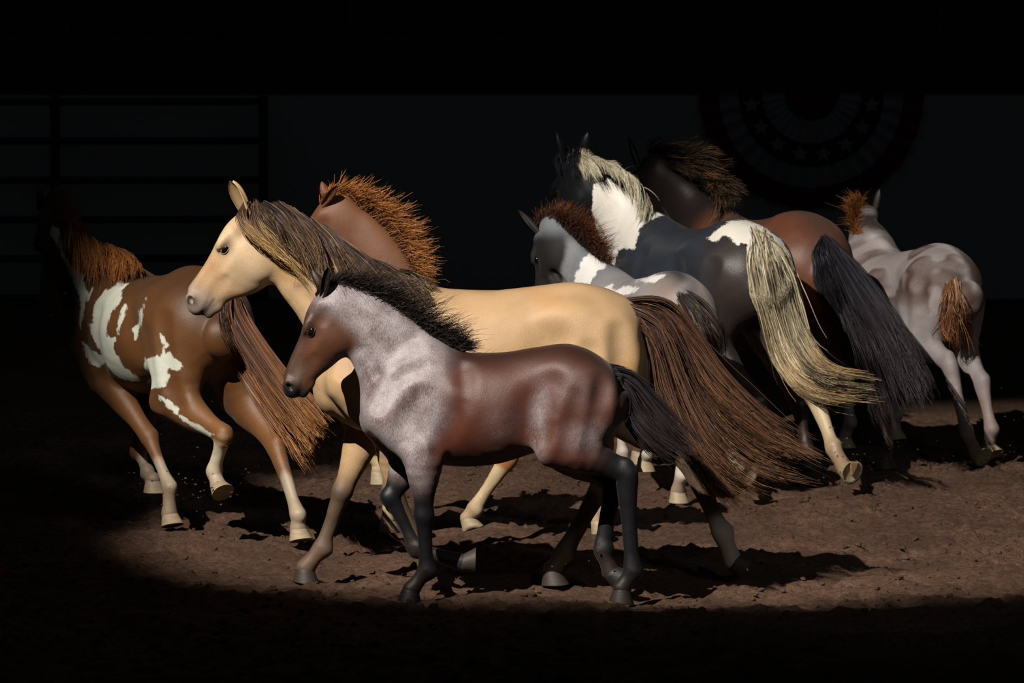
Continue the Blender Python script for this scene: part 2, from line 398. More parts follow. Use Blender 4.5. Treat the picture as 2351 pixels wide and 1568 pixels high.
def horse_prims(H):
    S, LG = H['S'], H.get('leg', H['S'])
    out = [Trunk(H['trunk'], .06), Tube(H['neck'], .12, m=6, side=H.get('neck_side', (0, 1, 0)))]
    for j in H['fore']:
        j = [np.array(p) for p in j]; y = 1 if j[2][1] > 0 else -1
        out.append(Tube([list(j[0]) + [.055 * S, .11 * S], list(lerp(j[0], j[1], .5)) + [.075 * S, .125 * S], list(j[1]) + [.08 * S, .105 * S]], .07, m=3))
        out.append(Tube([list(j[1]) + [.075 * S, .10 * S], list(lerp(j[1], j[2], .5)) + [.08 * S, .125 * S], list(j[2]) + [.075 * S, .115 * S]], .05, m=3))
    for j in H['hind']:
        j = [np.array(p) for p in j]
        back = j[0] + np.array((-.10 * S, 0, -.13 * S))
        out.append(Tube([list(j[0]) + [.12 * S, .20 * S], list(lerp(j[0], j[1], .5)) + [.13 * S, .20 * S], list(j[1]) + [.10 * S, .145 * S]], .10, m=3))
        out.append(Tube([list(back) + [.09 * S, .12 * S], list(lerp(back, lerp(j[1], j[2], .3), .6)) + [.09 * S, .12 * S], list(lerp(j[1], j[2], .35)) + [.07 * S, .09 * S]], .10, m=3))
    for j in H['fore']:
        out.append(Tube(fore_rows(j, LG), .03, m=2))
        kn, fe = np.array(j[3]), np.array(j[4]); d = nrm(kn - lerp(j[2], j[4], .5)) if np.linalg.norm(kn - lerp(j[2], j[4], .5)) > .02 else np.array((1., 0, 0))
        out.append(Ell(kn + d * .010 * LG, (.042 * LG, .045 * LG, .050 * LG), None, .015))
        tn = lerp(kn, fe, .5) - np.cross(nrm(fe - kn), (0, 1, 0)) * .018 * LG
        out.append(Tube([list(lerp(kn, tn, .35)) + [.016 * LG] * 2, list(tn) + [.015 * LG] * 2, list(lerp(fe, tn, .25)) + [.018 * LG] * 2], .012, m=2))
        a = nrm(np.array(j[5]) - fe)
        out.append(Ell(fe - np.cross(a, (0, 1, 0)) * .022 * LG, (.034 * LG,) * 3, None, .02))
    for j in H['hind']:
        out.append(Tube(hind_rows(j, LG), .035, m=2))
        st, ho, fe = [np.array(j[i]) for i in (1, 2, 3)]
        b = nrm(ho - lerp(st, fe, .5)); up = nrm(st - ho)
        pt = ho + b * .048 * LG + up * .035 * LG
        out.append(Ell(pt, (.030 * LG,) * 3, None, .03))
        out.append(Tube([list(pt) + [.018 * LG, .02 * LG], list(lerp(st, ho, .5) + b * .055 * LG) + [.022 * LG, .028 * LG]], .03, m=2))
        a = nrm(np.array(j[4]) - fe)
        out.append(Ell(fe - np.cross(a, (0, 1, 0)) * .022 * LG, (.035 * LG,) * 3, None, .02))
    body = out + head_prims(H['head'])
    # soft furrows between the muscles, laid on the skin
    def furrow(path, sg, depth, r, k):
        rows = []
        for x, z in path:
            ys = np.linspace(.52, .0, 105) * sg; d = field(body, np.stack([np.full(105, x), ys, np.full(105, z)], 1).astype(F32)); i = np.nonzero(d < 0)[0]
            if len(i): rows.append([x, ys[i[0]] + sg * (r - depth * (.45 if S < .9 else 1.)), z, r, r])
        if len(rows) > 1: extra.append(Tube(rows, k, m=3, carve=True))
    extra = []
    for j in H['fore']:
        sg = 1 if j[2][1] > 0 else -1; a, b, e = [np.array(j[i]) for i in (0, 1, 2)]
        furrow([(a[0] - .16 * S, a[2] - .04 * S), (a[0] - .17 * S, (a[2] + e[2]) / 2 + .06 * S), (e[0] - .15 * S, e[2] + .14 * S), (e[0] - .10 * S, e[2] - .0 * S)], sg, .006 * S, .06 * S, .05)
        furrow([(a[0] + .11 * S, a[2] - .05 * S), (lerp(a, b, .5)[0] + .10 * S, lerp(a, b, .5)[2] + .05 * S), (b[0] + .03 * S, b[2] + .09 * S)], sg, .007 * S, .05 * S, .04)
        furrow([(lerp(a, b, .55)[0] - .08 * S, lerp(a, b, .55)[2] - .02 * S), (lerp(b, e, .4)[0] - .03 * S, lerp(b, e, .4)[2] + .03 * S), (e[0] + .02 * S, e[2] - .02 * S)], sg, .005 * S, .05 * S, .04)
    for j in H['hind']:
        sg = 1 if j[1][1] > 0 else -1; h, st, ho = [np.array(j[i]) for i in (0, 1, 2)]
        furrow([(h[0] + .22 * S, h[2] + .02 * S), (lerp(h, st, .55)[0] + .23 * S, lerp(h, st, .55)[2] + .0 * S), (st[0] + .15 * S, st[2] + .06 * S)], sg, .011 * S, .10 * S, .08)
        furrow([(h[0] - .15 * S, h[2] + .04 * S), (lerp(h, st, .6)[0] - .17 * S, lerp(h, st, .6)[2]), (lerp(st, ho, .35)[0] - .06 * S, lerp(st, ho, .35)[2] + .03 * S)], sg, .004 * S, .06 * S, .05)
        furrow([(h[0] + .02 * S, h[2] - .06 * S), (lerp(h, st, .6)[0] - .02 * S, lerp(h, st, .6)[2] - .02 * S), (st[0] - .04 * S, st[2] - .05 * S)], sg, .002 * S, .06 * S, .05)
        if S > .9: extra.append(Ell((h[0] + .14 * S, sg * .195 * S, h[2] + .09 * S), (.10 * S, .05 * S, .07 * S), None, .10))
    NK = np.array(H['neck'])
    for sg in (1, -1):
        rows = []
        for x, y, z, w, hh in (NK[1:-2] if len(NK) > 4 else NK[1:-1]):
            i = max(1, min(len(NK) - 2, int(np.argmin(np.abs(NK[:, 0] - x))))); ax = nrm(NK[min(i + 1, len(NK) - 1), :3] - NK[i - 1, :3]); dn = np.cross(ax, (0, 1, 0)); dn *= -np.sign(dn[2] + 1e-9) if abs(dn[2]) > .1 else 1
            p = np.array((x, y, z)) + dn * hh * .55; rows.append([*(p + (0, sg * (w * .84 + .022 * S), 0)), .032 * S, .032 * S])
        extra.append(Tube(rows, .03, m=3, carve=True))
    return body + extra

# ---------------------------------------------------------------- measured poses, metres, x forward, y left, z up from the ground below the body
POSE = {}
POSE['buckskin'] = {'name':'buckskin_horse','loc':[-0.142,25.872],'rz':3.142,'S':0.98,'leg':1.06,'vox':0.009,'fore':[[[0.477,-0.1,1.398],[0.73,-0.16,1.001],[0.567,-0.17,0.793],[0.706,-0.13,0.44],[0.807,-0.13,0.16],[0.89,-0.13,0.055],[0.956,-0.13,-0.011]],[[0.451,0.1,1.411],[0.665,0.18,1.007],[0.439,0.19,0.782],[0.447,0.13,0.473],[0.329,0.12,0.201],[0.284,0.12,0.11],[0.289,0.12,0.017]]],'hind':[[[-0.539,0.15,1.242],[-0.506,0.21,0.88],[-0.593,0.15,0.512],[-0.4,0.14,0.166],[-0.341,0.14,0.077],[-0.288,0.14,0.0]],[[-0.587,-0.15,1.22],[-0.73,-0.2,0.834],[-1.027,-0.14,0.592],[-1.193,-0.12,0.235],[-1.246,-0.12,0.093],[-1.272,-0.12,0.003]]],'trunk':[[-0.809,0.0,1.09,0.09,0.141],[-0.753,0.0,1.122,0.19,0.26],[-0.627,0.0,1.145,0.265,0.315],[-0.454,0.0,1.151,0.285,0.344],[-0.26,0.0,1.12,0.28,0.356],[-0.044,0.0,1.08,0.305,0.374],[0.173,0.0,1.073,0.295,0.389],[0.346,0.0,1.096,0.255,0.39],[0.497,0.0,1.092,0.215,0.36],[0.638,0.0,1.036,0.185,0.271],[0.739,0.0,0.981,0.14,0.152]],'neck':[[0.54,0.0,1.188,0.15,0.27],[0.68,0.0,1.372,0.115,0.235],[0.831,0.0,1.53,0.092,0.195],[0.96,0.0,1.668,0.08,0.165],[1.074,0.0,1.75,0.078,0.14]],'head':{'poll':[1.182,0.0,1.88],'nose':[1.49,0.0,1.426],'deep':1.06,'side':[0.0,1,0]},'tail':[[[-0.739,0.02,1.406],[-0.886,0.0,1.378],[-1.039,-0.02,1.229],[-1.213,-0.04,0.989],[-1.452,-0.03,0.762],[-1.711,0.0,0.634]],[[-0.74,-0.03,1.398],[-0.877,-0.05,1.347],[-1.008,-0.06,1.161],[-1.172,-0.08,0.921],[-1.411,-0.08,0.703],[-1.703,-0.05,0.564]],[[-0.739,0.04,1.398],[-0.863,0.07,1.312],[-0.97,0.1,1.087],[-1.121,0.12,0.829],[-1.359,0.12,0.624],[-1.641,0.1,0.529]],[[-0.738,0.05,1.395],[-0.841,0.1,1.238],[-0.927,0.13,0.96],[-1.056,0.15,0.724],[-1.185,0.15,0.562],[-1.37,0.13,0.451]],[[-0.739,0.03,1.389],[-0.824,0.07,1.214],[-0.896,0.09,0.913],[-1.015,0.1,0.654],[-1.144,0.1,0.481],[-1.253,0.1,0.351]]],'mane':[[[1.131,0.02,1.881],[1.095,0.1,1.82],[1.041,0.12,1.746],[0.976,0.13,1.671]],[[1.088,0.02,1.885],[1.009,0.11,1.821],[0.901,0.12,1.649],[0.854,0.13,1.467]],[[1.013,0.01,1.88],[0.901,0.11,1.778],[0.832,0.13,1.607],[0.804,0.15,1.414]],[[0.937,0.01,1.859],[0.837,0.11,1.756],[0.768,0.14,1.586],[0.729,0.16,1.415]],[[0.862,0.01,1.816],[0.762,0.11,1.713],[0.675,0.14,1.543],[0.621,0.18,1.395]],[[0.776,0.01,1.762],[0.665,0.11,1.659],[0.568,0.15,1.522],[0.491,0.2,1.385]],[[0.679,0.01,1.682],[0.569,0.11,1.595],[0.46,0.15,1.479],[0.374,0.2,1.364]],[[0.561,0.01,1.6],[0.451,0.1,1.54],[0.353,0.14,1.456],[0.266,0.2,1.364]],[[0.453,0.01,1.552],[0.365,0.08,1.517],[0.3,0.12,1.477],[0.235,0.17,1.405]],[[0.366,0.01,1.513],[0.312,0.05,1.498],[0.268,0.08,1.47],[0.225,0.12,1.434]]],'forelock':[[[1.18,0.03,1.877],[1.207,0.1,1.799],[1.147,0.135,1.725],[1.041,0.13,1.628]],[[1.152,0.03,1.881],[1.159,0.11,1.799],[1.051,0.14,1.672],[0.879,0.14,1.564]],[[1.12,0.02,1.881],[1.095,0.11,1.788],[0.987,0.13,1.628],[0.815,0.15,1.393]]],'ears':[[[1.166,0.055,1.839],[1.23,0.06,1.969]],[[1.137,-0.055,1.86],[1.189,-0.06,1.981]]],'patch':[]}
POSE['roan'] = {'name':'roan_foal','loc':[-0.075,25.25],'rz':3.142,'S':0.8,'leg':0.97,'vox':0.008,'fore':[[[0.294,0.07,1.175],[0.55,0.12,0.884],[0.352,0.14,0.728],[0.351,0.11,0.414],[0.339,0.1,0.146],[0.412,0.1,0.05],[0.481,0.1,0.0]],[[0.296,-0.07,1.165],[0.573,-0.11,0.853],[0.414,-0.13,0.681],[0.516,-0.1,0.477],[0.389,-0.1,0.221],[0.17,-0.1,0.158],[0.102,-0.1,0.105]]],'hind':[[[-0.411,0.1,1.041],[-0.295,0.16,0.772],[-0.625,0.12,0.614],[-0.658,0.11,0.145],[-0.609,0.11,0.056],[-0.544,0.11,0.0]],[[-0.413,-0.1,1.024],[-0.361,-0.15,0.711],[-0.569,-0.11,0.544],[-0.516,-0.1,0.221],[-0.555,-0.1,0.113],[-0.569,-0.1,0.028]]],'trunk':[[-0.596,0.0,0.939,0.07,0.076],[-0.553,0.0,0.972,0.15,0.151],[-0.448,0.0,0.992,0.205,0.214],[-0.327,0.0,0.997,0.22,0.24],[-0.18,0.0,0.961,0.205,0.257],[-0.011,0.0,0.922,0.225,0.269],[0.158,0.0,0.917,0.22,0.277],[0.295,0.0,0.927,0.19,0.279],[0.412,0.0,0.918,0.165,0.248],[0.511,0.0,0.898,0.14,0.183],[0.57,0.0,0.874,0.105,0.095]],'neck':[[0.397,0.0,1.009,0.125,0.225],[0.485,0.0,1.157,0.1,0.2],[0.576,0.0,1.272,0.085,0.175],[0.666,0.0,1.36,0.075,0.148],[0.763,0.0,1.415,0.068,0.115]],'head':{'poll':[0.849,0.0,1.515],'nose':[1.045,0.0,1.039],'deep':0.86,'wide':0.96},'tail':[[[-0.536,0.0,1.14],[-0.633,0.0,1.102],[-0.743,0.0,1.001],[-0.856,0.0,0.863],[-0.997,0.0,0.725]],[[-0.537,-0.03,1.134],[-0.626,-0.05,1.064],[-0.724,-0.06,0.932],[-0.847,-0.06,0.783],[-0.974,-0.05,0.682]],[[-0.54,0.03,1.13],[-0.607,0.05,1.026],[-0.685,0.06,0.868],[-0.801,0.06,0.741],[-0.928,0.05,0.662]],[[-0.545,0.0,1.115],[-0.587,0.0,1.001],[-0.638,0.0,0.852],[-0.74,0.0,0.714],[-0.892,0.0,0.623]]],'crest':[[0.873,0.0,1.475],[0.826,0.0,1.5],[0.769,0.0,1.504],[0.674,0.0,1.475],[0.569,0.0,1.424],[0.443,0.0,1.344],[0.327,0.0,1.265],[0.232,0.0,1.217],[0.158,0.0,1.195]],'upright':{'n':1500,'length':[0.08,0.12,0.15,0.18,0.19,0.19,0.17,0.13,0.08],'lean':[-0.75,0.12,0.75],'jit':0.26},'ears':[[[0.799,0.06,1.424],[0.776,0.11,1.532]],[[0.855,-0.05,1.48],[0.896,-0.06,1.555]]],'patch':[]}
POSE['chestnut'] = {'name':'chestnut_foal','loc':[-0.224,27.999],'rz':3.002,'S':0.86,'leg':0.92,'vox':0.013,'fore':[[[0.36,0.09,1.02],[0.56,0.14,0.8],[0.34,0.15,0.68],[0.551,0.11,0.446],[0.458,0.1,0.364],[0.485,0.1,0.343],[0.53,0.1,0.276]],[[0.36,-0.09,1.02],[0.56,-0.14,0.8],[0.34,-0.15,0.68],[0.469,-0.11,0.308],[0.456,-0.1,0.123],[0.466,-0.1,0.064],[0.516,-0.1,0.0]]],'hind':[[[-0.33,0.11,0.97],[-0.1,0.17,0.73],[-0.218,0.12,0.422],[-0.035,0.11,0.153],[0.0,0.11,0.103],[0.026,0.11,0.026]],[[-0.33,-0.11,0.97],[-0.22,-0.17,0.72],[-0.729,-0.12,0.371],[-0.691,-0.11,0.144],[-0.678,-0.11,0.073],[-0.643,-0.11,0.0]]],'trunk':[[-0.63,0.0,0.908,0.109,0.108],[-0.571,0.0,0.936,0.176,0.176],[-0.47,0.0,0.946,0.227,0.234],[-0.319,0.0,0.956,0.239,0.252],[-0.151,0.0,0.93,0.231,0.242],[0.05,0.0,0.88,0.256,0.264],[0.235,0.0,0.868,0.252,0.276],[0.386,0.0,0.888,0.218,0.288],[0.487,0.0,0.912,0.185,0.272],[0.588,0.0,0.888,0.168,0.2],[0.664,0.0,0.872,0.126,0.104]],'neck':[[0.414,0.0,1.132,0.13,0.23],[0.461,0.0,1.343,0.1,0.19],[0.556,0.0,1.53,0.08,0.16],[0.674,0.0,1.67,0.07,0.12],[0.745,0.0,1.728,0.065,0.09]],'head':{'poll':[0.793,0.0,1.817],'nose':[1.033,0.0,1.338],'deep':0.86},'tail':[[[-0.625,0.0,1.247],[-0.672,0.0,1.107],[-0.708,0.0,0.897],[-0.732,0.0,0.663]],[[-0.629,0.03,1.249],[-0.664,0.03,1.109],[-0.688,0.03,0.899],[-0.7,0.03,0.666]],[[-0.621,-0.03,1.245],[-0.657,-0.03,1.105],[-0.681,-0.03,0.895],[-0.704,-0.03,0.661]]],'crest':[[0.817,0.0,1.793],[0.752,0.0,1.826],[0.662,0.0,1.81],[0.555,0.0,1.745],[0.461,0.0,1.648],[0.397,0.0,1.531],[0.359,0.0,1.414],[0.307,0.0,1.344]],'upright':{'n':1700,'length':[0.08,0.12,0.13,0.14,0.15,0.15,0.14,0.08],'lean':[-0.55,0.05,0.45],'jit':0.25},'ears':[[[0.764,0.07,1.689],[0.701,0.12,1.762]],[[0.795,-0.05,1.791],[0.82,-0.06,1.861]]],'patch':[]}
POSE['brownpinto'] = {'name':'brown_pinto_horse','loc':[-1.902,28.476],'rz':2.094,'S':0.97,'leg':1.0,'vox':0.009,'fore':[[[0.43,0.1,1.22],[0.66,0.16,0.93],[0.4,0.17,0.8],[0.067,0.06,0.484],[-0.158,0.05,0.229],[-0.164,0.05,0.083],[-0.135,0.05,0.0]],[[0.43,-0.1,1.22],[0.66,-0.16,0.93],[0.46,-0.17,0.8],[0.59,-0.13,0.355],[0.46,-0.12,0.245],[0.386,-0.12,0.212],[0.439,-0.12,0.142]]],'hind':[[[-0.4,0.14,1.14],[-0.452,0.2,0.762],[-0.89,0.09,0.568],[-0.76,0.08,0.364],[-0.806,0.08,0.299],[-0.821,0.08,0.212]],[[-0.4,-0.14,1.14],[-0.49,-0.2,0.759],[-0.904,-0.22,0.49],[-1.152,-0.22,0.155],[-1.153,-0.22,0.082],[-1.122,-0.22,0.0]]],'trunk':[[-0.728,0.0,1.084,0.126,0.129],[-0.66,0.0,1.117,0.204,0.21],[-0.543,0.0,1.129,0.262,0.279],[-0.369,0.0,1.141,0.276,0.301],[-0.175,0.0,1.11,0.267,0.289],[0.058,0.0,1.05,0.296,0.315],[0.272,0.0,1.036,0.291,0.329],[0.446,0.0,1.06,0.252,0.344],[0.563,0.0,1.089,0.213,0.325],[0.679,0.0,1.06,0.194,0.239],[0.766,0.0,1.041,0.145,0.124]],'neck':[[0.52,0,1.07,0.16,0.27],[0.78,0.05,1.276,0.115,0.21],[0.916,0.1,1.454,0.09,0.17],[1.002,0.15,1.602,0.075,0.13]],'head':{'poll':[1.106,0.17,1.736],'nose':[1.132,0.2,1.151]},'tail':[[[-0.613,-0.074,1.348],[-0.833,0.064,1.167],[-0.715,-0.112,0.873],[-0.841,-0.204,0.656],[-0.992,-0.242,0.514],[-1.451,-0.111,0.402]],[[-0.616,-0.078,1.348],[-0.844,0.03,1.166],[-0.722,-0.174,0.894],[-1.293,-0.06,0.708],[-1.659,0.003,0.602],[-1.924,0.022,0.471]],[[-0.61,-0.089,1.347],[-0.836,-0.026,1.176],[-1.217,0.002,0.958],[-1.557,0.013,0.777],[-1.788,0.02,0.659],[-2.01,0.024,0.56]],[[-0.616,-0.094,1.34],[-0.751,-0.121,1.167],[-1.128,-0.095,0.971],[-1.466,-0.073,0.835],[-1.661,-0.06,0.747],[-1.835,-0.052,0.682]]],'mane':[[[1.046,0.15,1.706],[0.84,0.22,1.655],[0.732,0.25,1.564],[0.701,0.26,1.444]],[[0.953,0.1,1.623],[0.744,0.18,1.561],[0.638,0.22,1.471],[0.621,0.24,1.327]],[[0.847,0.07,1.554],[0.644,0.14,1.504],[0.533,0.18,1.426],[0.439,0.22,1.288]],[[0.713,0.04,1.51],[0.511,0.11,1.474],[0.401,0.15,1.408],[0.281,0.2,1.308]],[[0.553,0.01,1.488],[0.342,0.08,1.457],[0.226,0.12,1.404],[0.113,0.17,1.328]],[[0.36,0.01,1.454],[0.202,0.06,1.439],[0.082,0.1,1.411],[-0.043,0.14,1.371]]],'ears':[[[0.92,0.23,1.73],[0.887,0.25,1.824]],[[1.214,0.12,1.723],[1.248,0.12,1.812]]],'patch':[[[0.897,-0.441,-0.07],[-0.441,-0.897,0.0],[[-0.232,1.331],[-0.196,1.322],[-0.225,1.287],[-0.234,1.23],[-0.277,1.183],[-0.296,1.14],[-0.311,1.092],[-0.308,1.044],[-0.285,1.032],[-0.259,1.044],[-0.272,0.984],[-0.248,0.932],[-0.211,0.872],[-0.141,0.825],[-0.122,0.801],[-0.17,0.794],[-0.243,0.811],[-0.296,0.849],[-0.325,0.9],[-0.36,0.967],[-0.396,1.038],[-0.408,1.089],[-0.392,1.104],[-0.383,1.195],[-0.357,1.236],[-0.324,1.272],[-0.27,1.302]]],[[0.897,-0.441,-0.07],[-0.441,-0.897,0.0],[[-0.213,1.23],[-0.189,1.222],[-0.211,1.164],[-0.232,1.117],[-0.245,1.056],[-0.252,1.056],[-0.247,1.127],[-0.231,1.189]]],[[0.897,-0.441,-0.07],[-0.441,-0.897,0.0],[[-0.093,1.273],[-0.111,1.212],[-0.116,1.14],[-0.137,1.092],[-0.147,1.032],[-0.158,1.032],[-0.169,1.092],[-0.138,1.128],[-0.13,1.2]]],[[0.897,-0.441,-0.07],[-0.441,-0.897,0.0],[[-0.016,1.092],[-0.002,1.08],[0.029,1.032],[0.011,1.02],[-0.01,1.044]]],[[0.897,-0.441,-0.07],[-0.441,-0.897,0.0],[[-0.004,1.02],[0.01,0.985],[0.029,1.008],[0.054,0.972],[0.095,0.948],[0.103,0.924],[0.078,0.9],[0.03,0.912],[0.016,0.888],[0.038,0.876],[0.016,0.84],[0.013,0.816],[-0.092,0.786],[-0.066,0.828],[-0.103,0.888],[-0.103,0.942],[-0.066,0.96],[-0.035,0.984],[-0.02,0.972]]],[[0.897,-0.441,-0.07],[-0.441,-0.897,0.0],[[-0.449,0.984],[-0.395,0.948],[-0.341,0.928],[-0.305,0.904],[-0.353,0.851],[-0.405,0.867],[-0.432,0.912]]],[[0.897,-0.441,-0.07],[-0.441,-0.897,0.0],[[-0.491,1.38],[-0.446,1.345],[-0.43,1.273],[-0.41,1.246],[-0.437,1.212],[-0.457,1.189],[-0.468,1.228],[-0.559,1.424],[-0.582,1.489],[-0.629,1.569],[-0.614,1.622],[-0.572,1.584],[-0.555,1.468],[-0.514,1.393]]],[[0.897,-0.441,-0.07],[-0.441,-0.897,0.0],[[-0.39,1.287],[-0.401,1.236],[-0.432,1.188],[-0.451,1.112],[-0.459,1.056],[-0.468,1.093],[-0.465,1.152],[-0.452,1.2],[-0.413,1.236]]],[[0.897,-0.441,-0.07],[-0.441,-0.897,0.0],[[-0.033,0.768],[0.004,0.756],[0.081,0.697],[0.077,0.672],[0.123,0.648],[0.192,0.612],[0.259,0.576],[0.234,0.554],[0.164,0.6],[0.099,0.636],[0.027,0.697],[-0.026,0.744]]]]}
POSE['greypinto'] = {'name':'grey_pinto_foal','loc':[0.76,30.303],'rz':2.059,'S':0.84,'leg':0.94,'vox':0.01,'fore':[[[0.36,0.09,1.1],[0.56,0.14,0.87],[0.36,0.15,0.75],[0.047,0.12,0.417],[0.048,0.11,0.225],[0.036,0.11,0.185],[0.048,0.11,0.103]],[[0.36,-0.09,1.1],[0.56,-0.14,0.87],[0.36,-0.15,0.75],[0.157,-0.12,0.372],[0.149,-0.11,0.207],[0.172,-0.11,0.164],[0.221,-0.11,0.098]]],'hind':[[[-0.33,0.11,1.05],[-0.426,0.17,0.694],[-0.638,0.13,0.463],[-0.672,0.12,0.169],[-0.624,0.12,0.065],[-0.573,0.12,0.0]],[[-0.33,-0.11,1.05],[-0.286,-0.17,0.645],[-0.655,-0.13,0.436],[-0.89,-0.12,0.219],[-0.945,-0.12,0.173],[-0.997,-0.12,0.109]]],'trunk':[[-0.63,0.0,0.982,0.109,0.117],[-0.571,0.0,1.012,0.176,0.19],[-0.47,0.0,1.023,0.227,0.253],[-0.319,0.0,1.034,0.239,0.272],[-0.151,0.0,1.006,0.231,0.262],[0.05,0.0,0.952,0.256,0.285],[0.235,0.0,0.939,0.252,0.298],[0.386,0.0,0.96,0.218,0.311],[0.487,0.0,0.986,0.185,0.294],[0.588,0.0,0.96,0.168,0.216],[0.664,0.0,0.943,0.126,0.112]],'neck':[[0.44,0.0,1.0,0.13,0.22],[0.577,0.04,1.172,0.1,0.175],[0.682,0.1,1.297,0.08,0.145],[0.817,0.15,1.382,0.07,0.115]],'head':{'poll':[0.943,0.17,1.506],'nose':[0.894,0.22,1.03],'side':[-0.25,1,0]},'tail':[[[-0.54,0.076,1.182],[-0.661,0.099,1.081],[-0.722,0.068,0.909],[-0.54,-0.087,0.717],[-0.587,-0.089,0.57]],[[-0.541,0.071,1.187],[-0.678,0.057,1.105],[-0.752,0.02,0.959],[-0.562,-0.131,0.767],[-0.538,-0.163,0.639]],[[-0.543,0.066,1.187],[-0.669,0.018,1.116],[-0.754,-0.013,0.983],[-0.572,-0.154,0.817],[-0.517,-0.195,0.711]]],'crest':[[1.009,0.17,1.516],[0.86,0.15,1.548],[0.71,0.12,1.515],[0.611,0.08,1.441],[0.545,0.04,1.354],[0.456,0.01,1.288]],'upright':{'n':1300,'length':[0.1,0.14,0.16,0.18,0.17,0.1],'lean':[-0.35,-0.35,0.75],'jit':0.3},'ears':[[[0.85,0.22,1.434],[0.93,0.28,1.532]],[[0.989,0.11,1.497],[1.076,0.11,1.582]]],'patch':[[[0.871,-0.491,-0.07],[-0.491,-0.871,0.0],[[-0.377,1.274],[-0.352,1.334],[-0.313,1.366],[-0.259,1.333],[-0.215,1.293],[-0.258,1.273],[-0.285,1.234],[-0.312,1.195],[-0.403,1.191],[-0.4,1.231]]],[[0.871,-0.491,-0.07],[-0.491,-0.871,0.0],[[-0.046,1.231],[0.062,1.283],[0.148,1.293],[0.102,1.268],[0.056,1.24],[0.019,1.242],[-0.012,1.243]]],[[0.871,-0.491,-0.07],[-0.491,-0.871,0.0],[[-0.231,1.178],[-0.17,1.207],[-0.179,1.163],[-0.201,1.156]]],[[0.871,-0.491,-0.07],[-0.491,-0.871,0.0],[[-0.174,1.169],[-0.091,1.207],[-0.016,1.209],[-0.053,1.176],[-0.115,1.154]]]]}
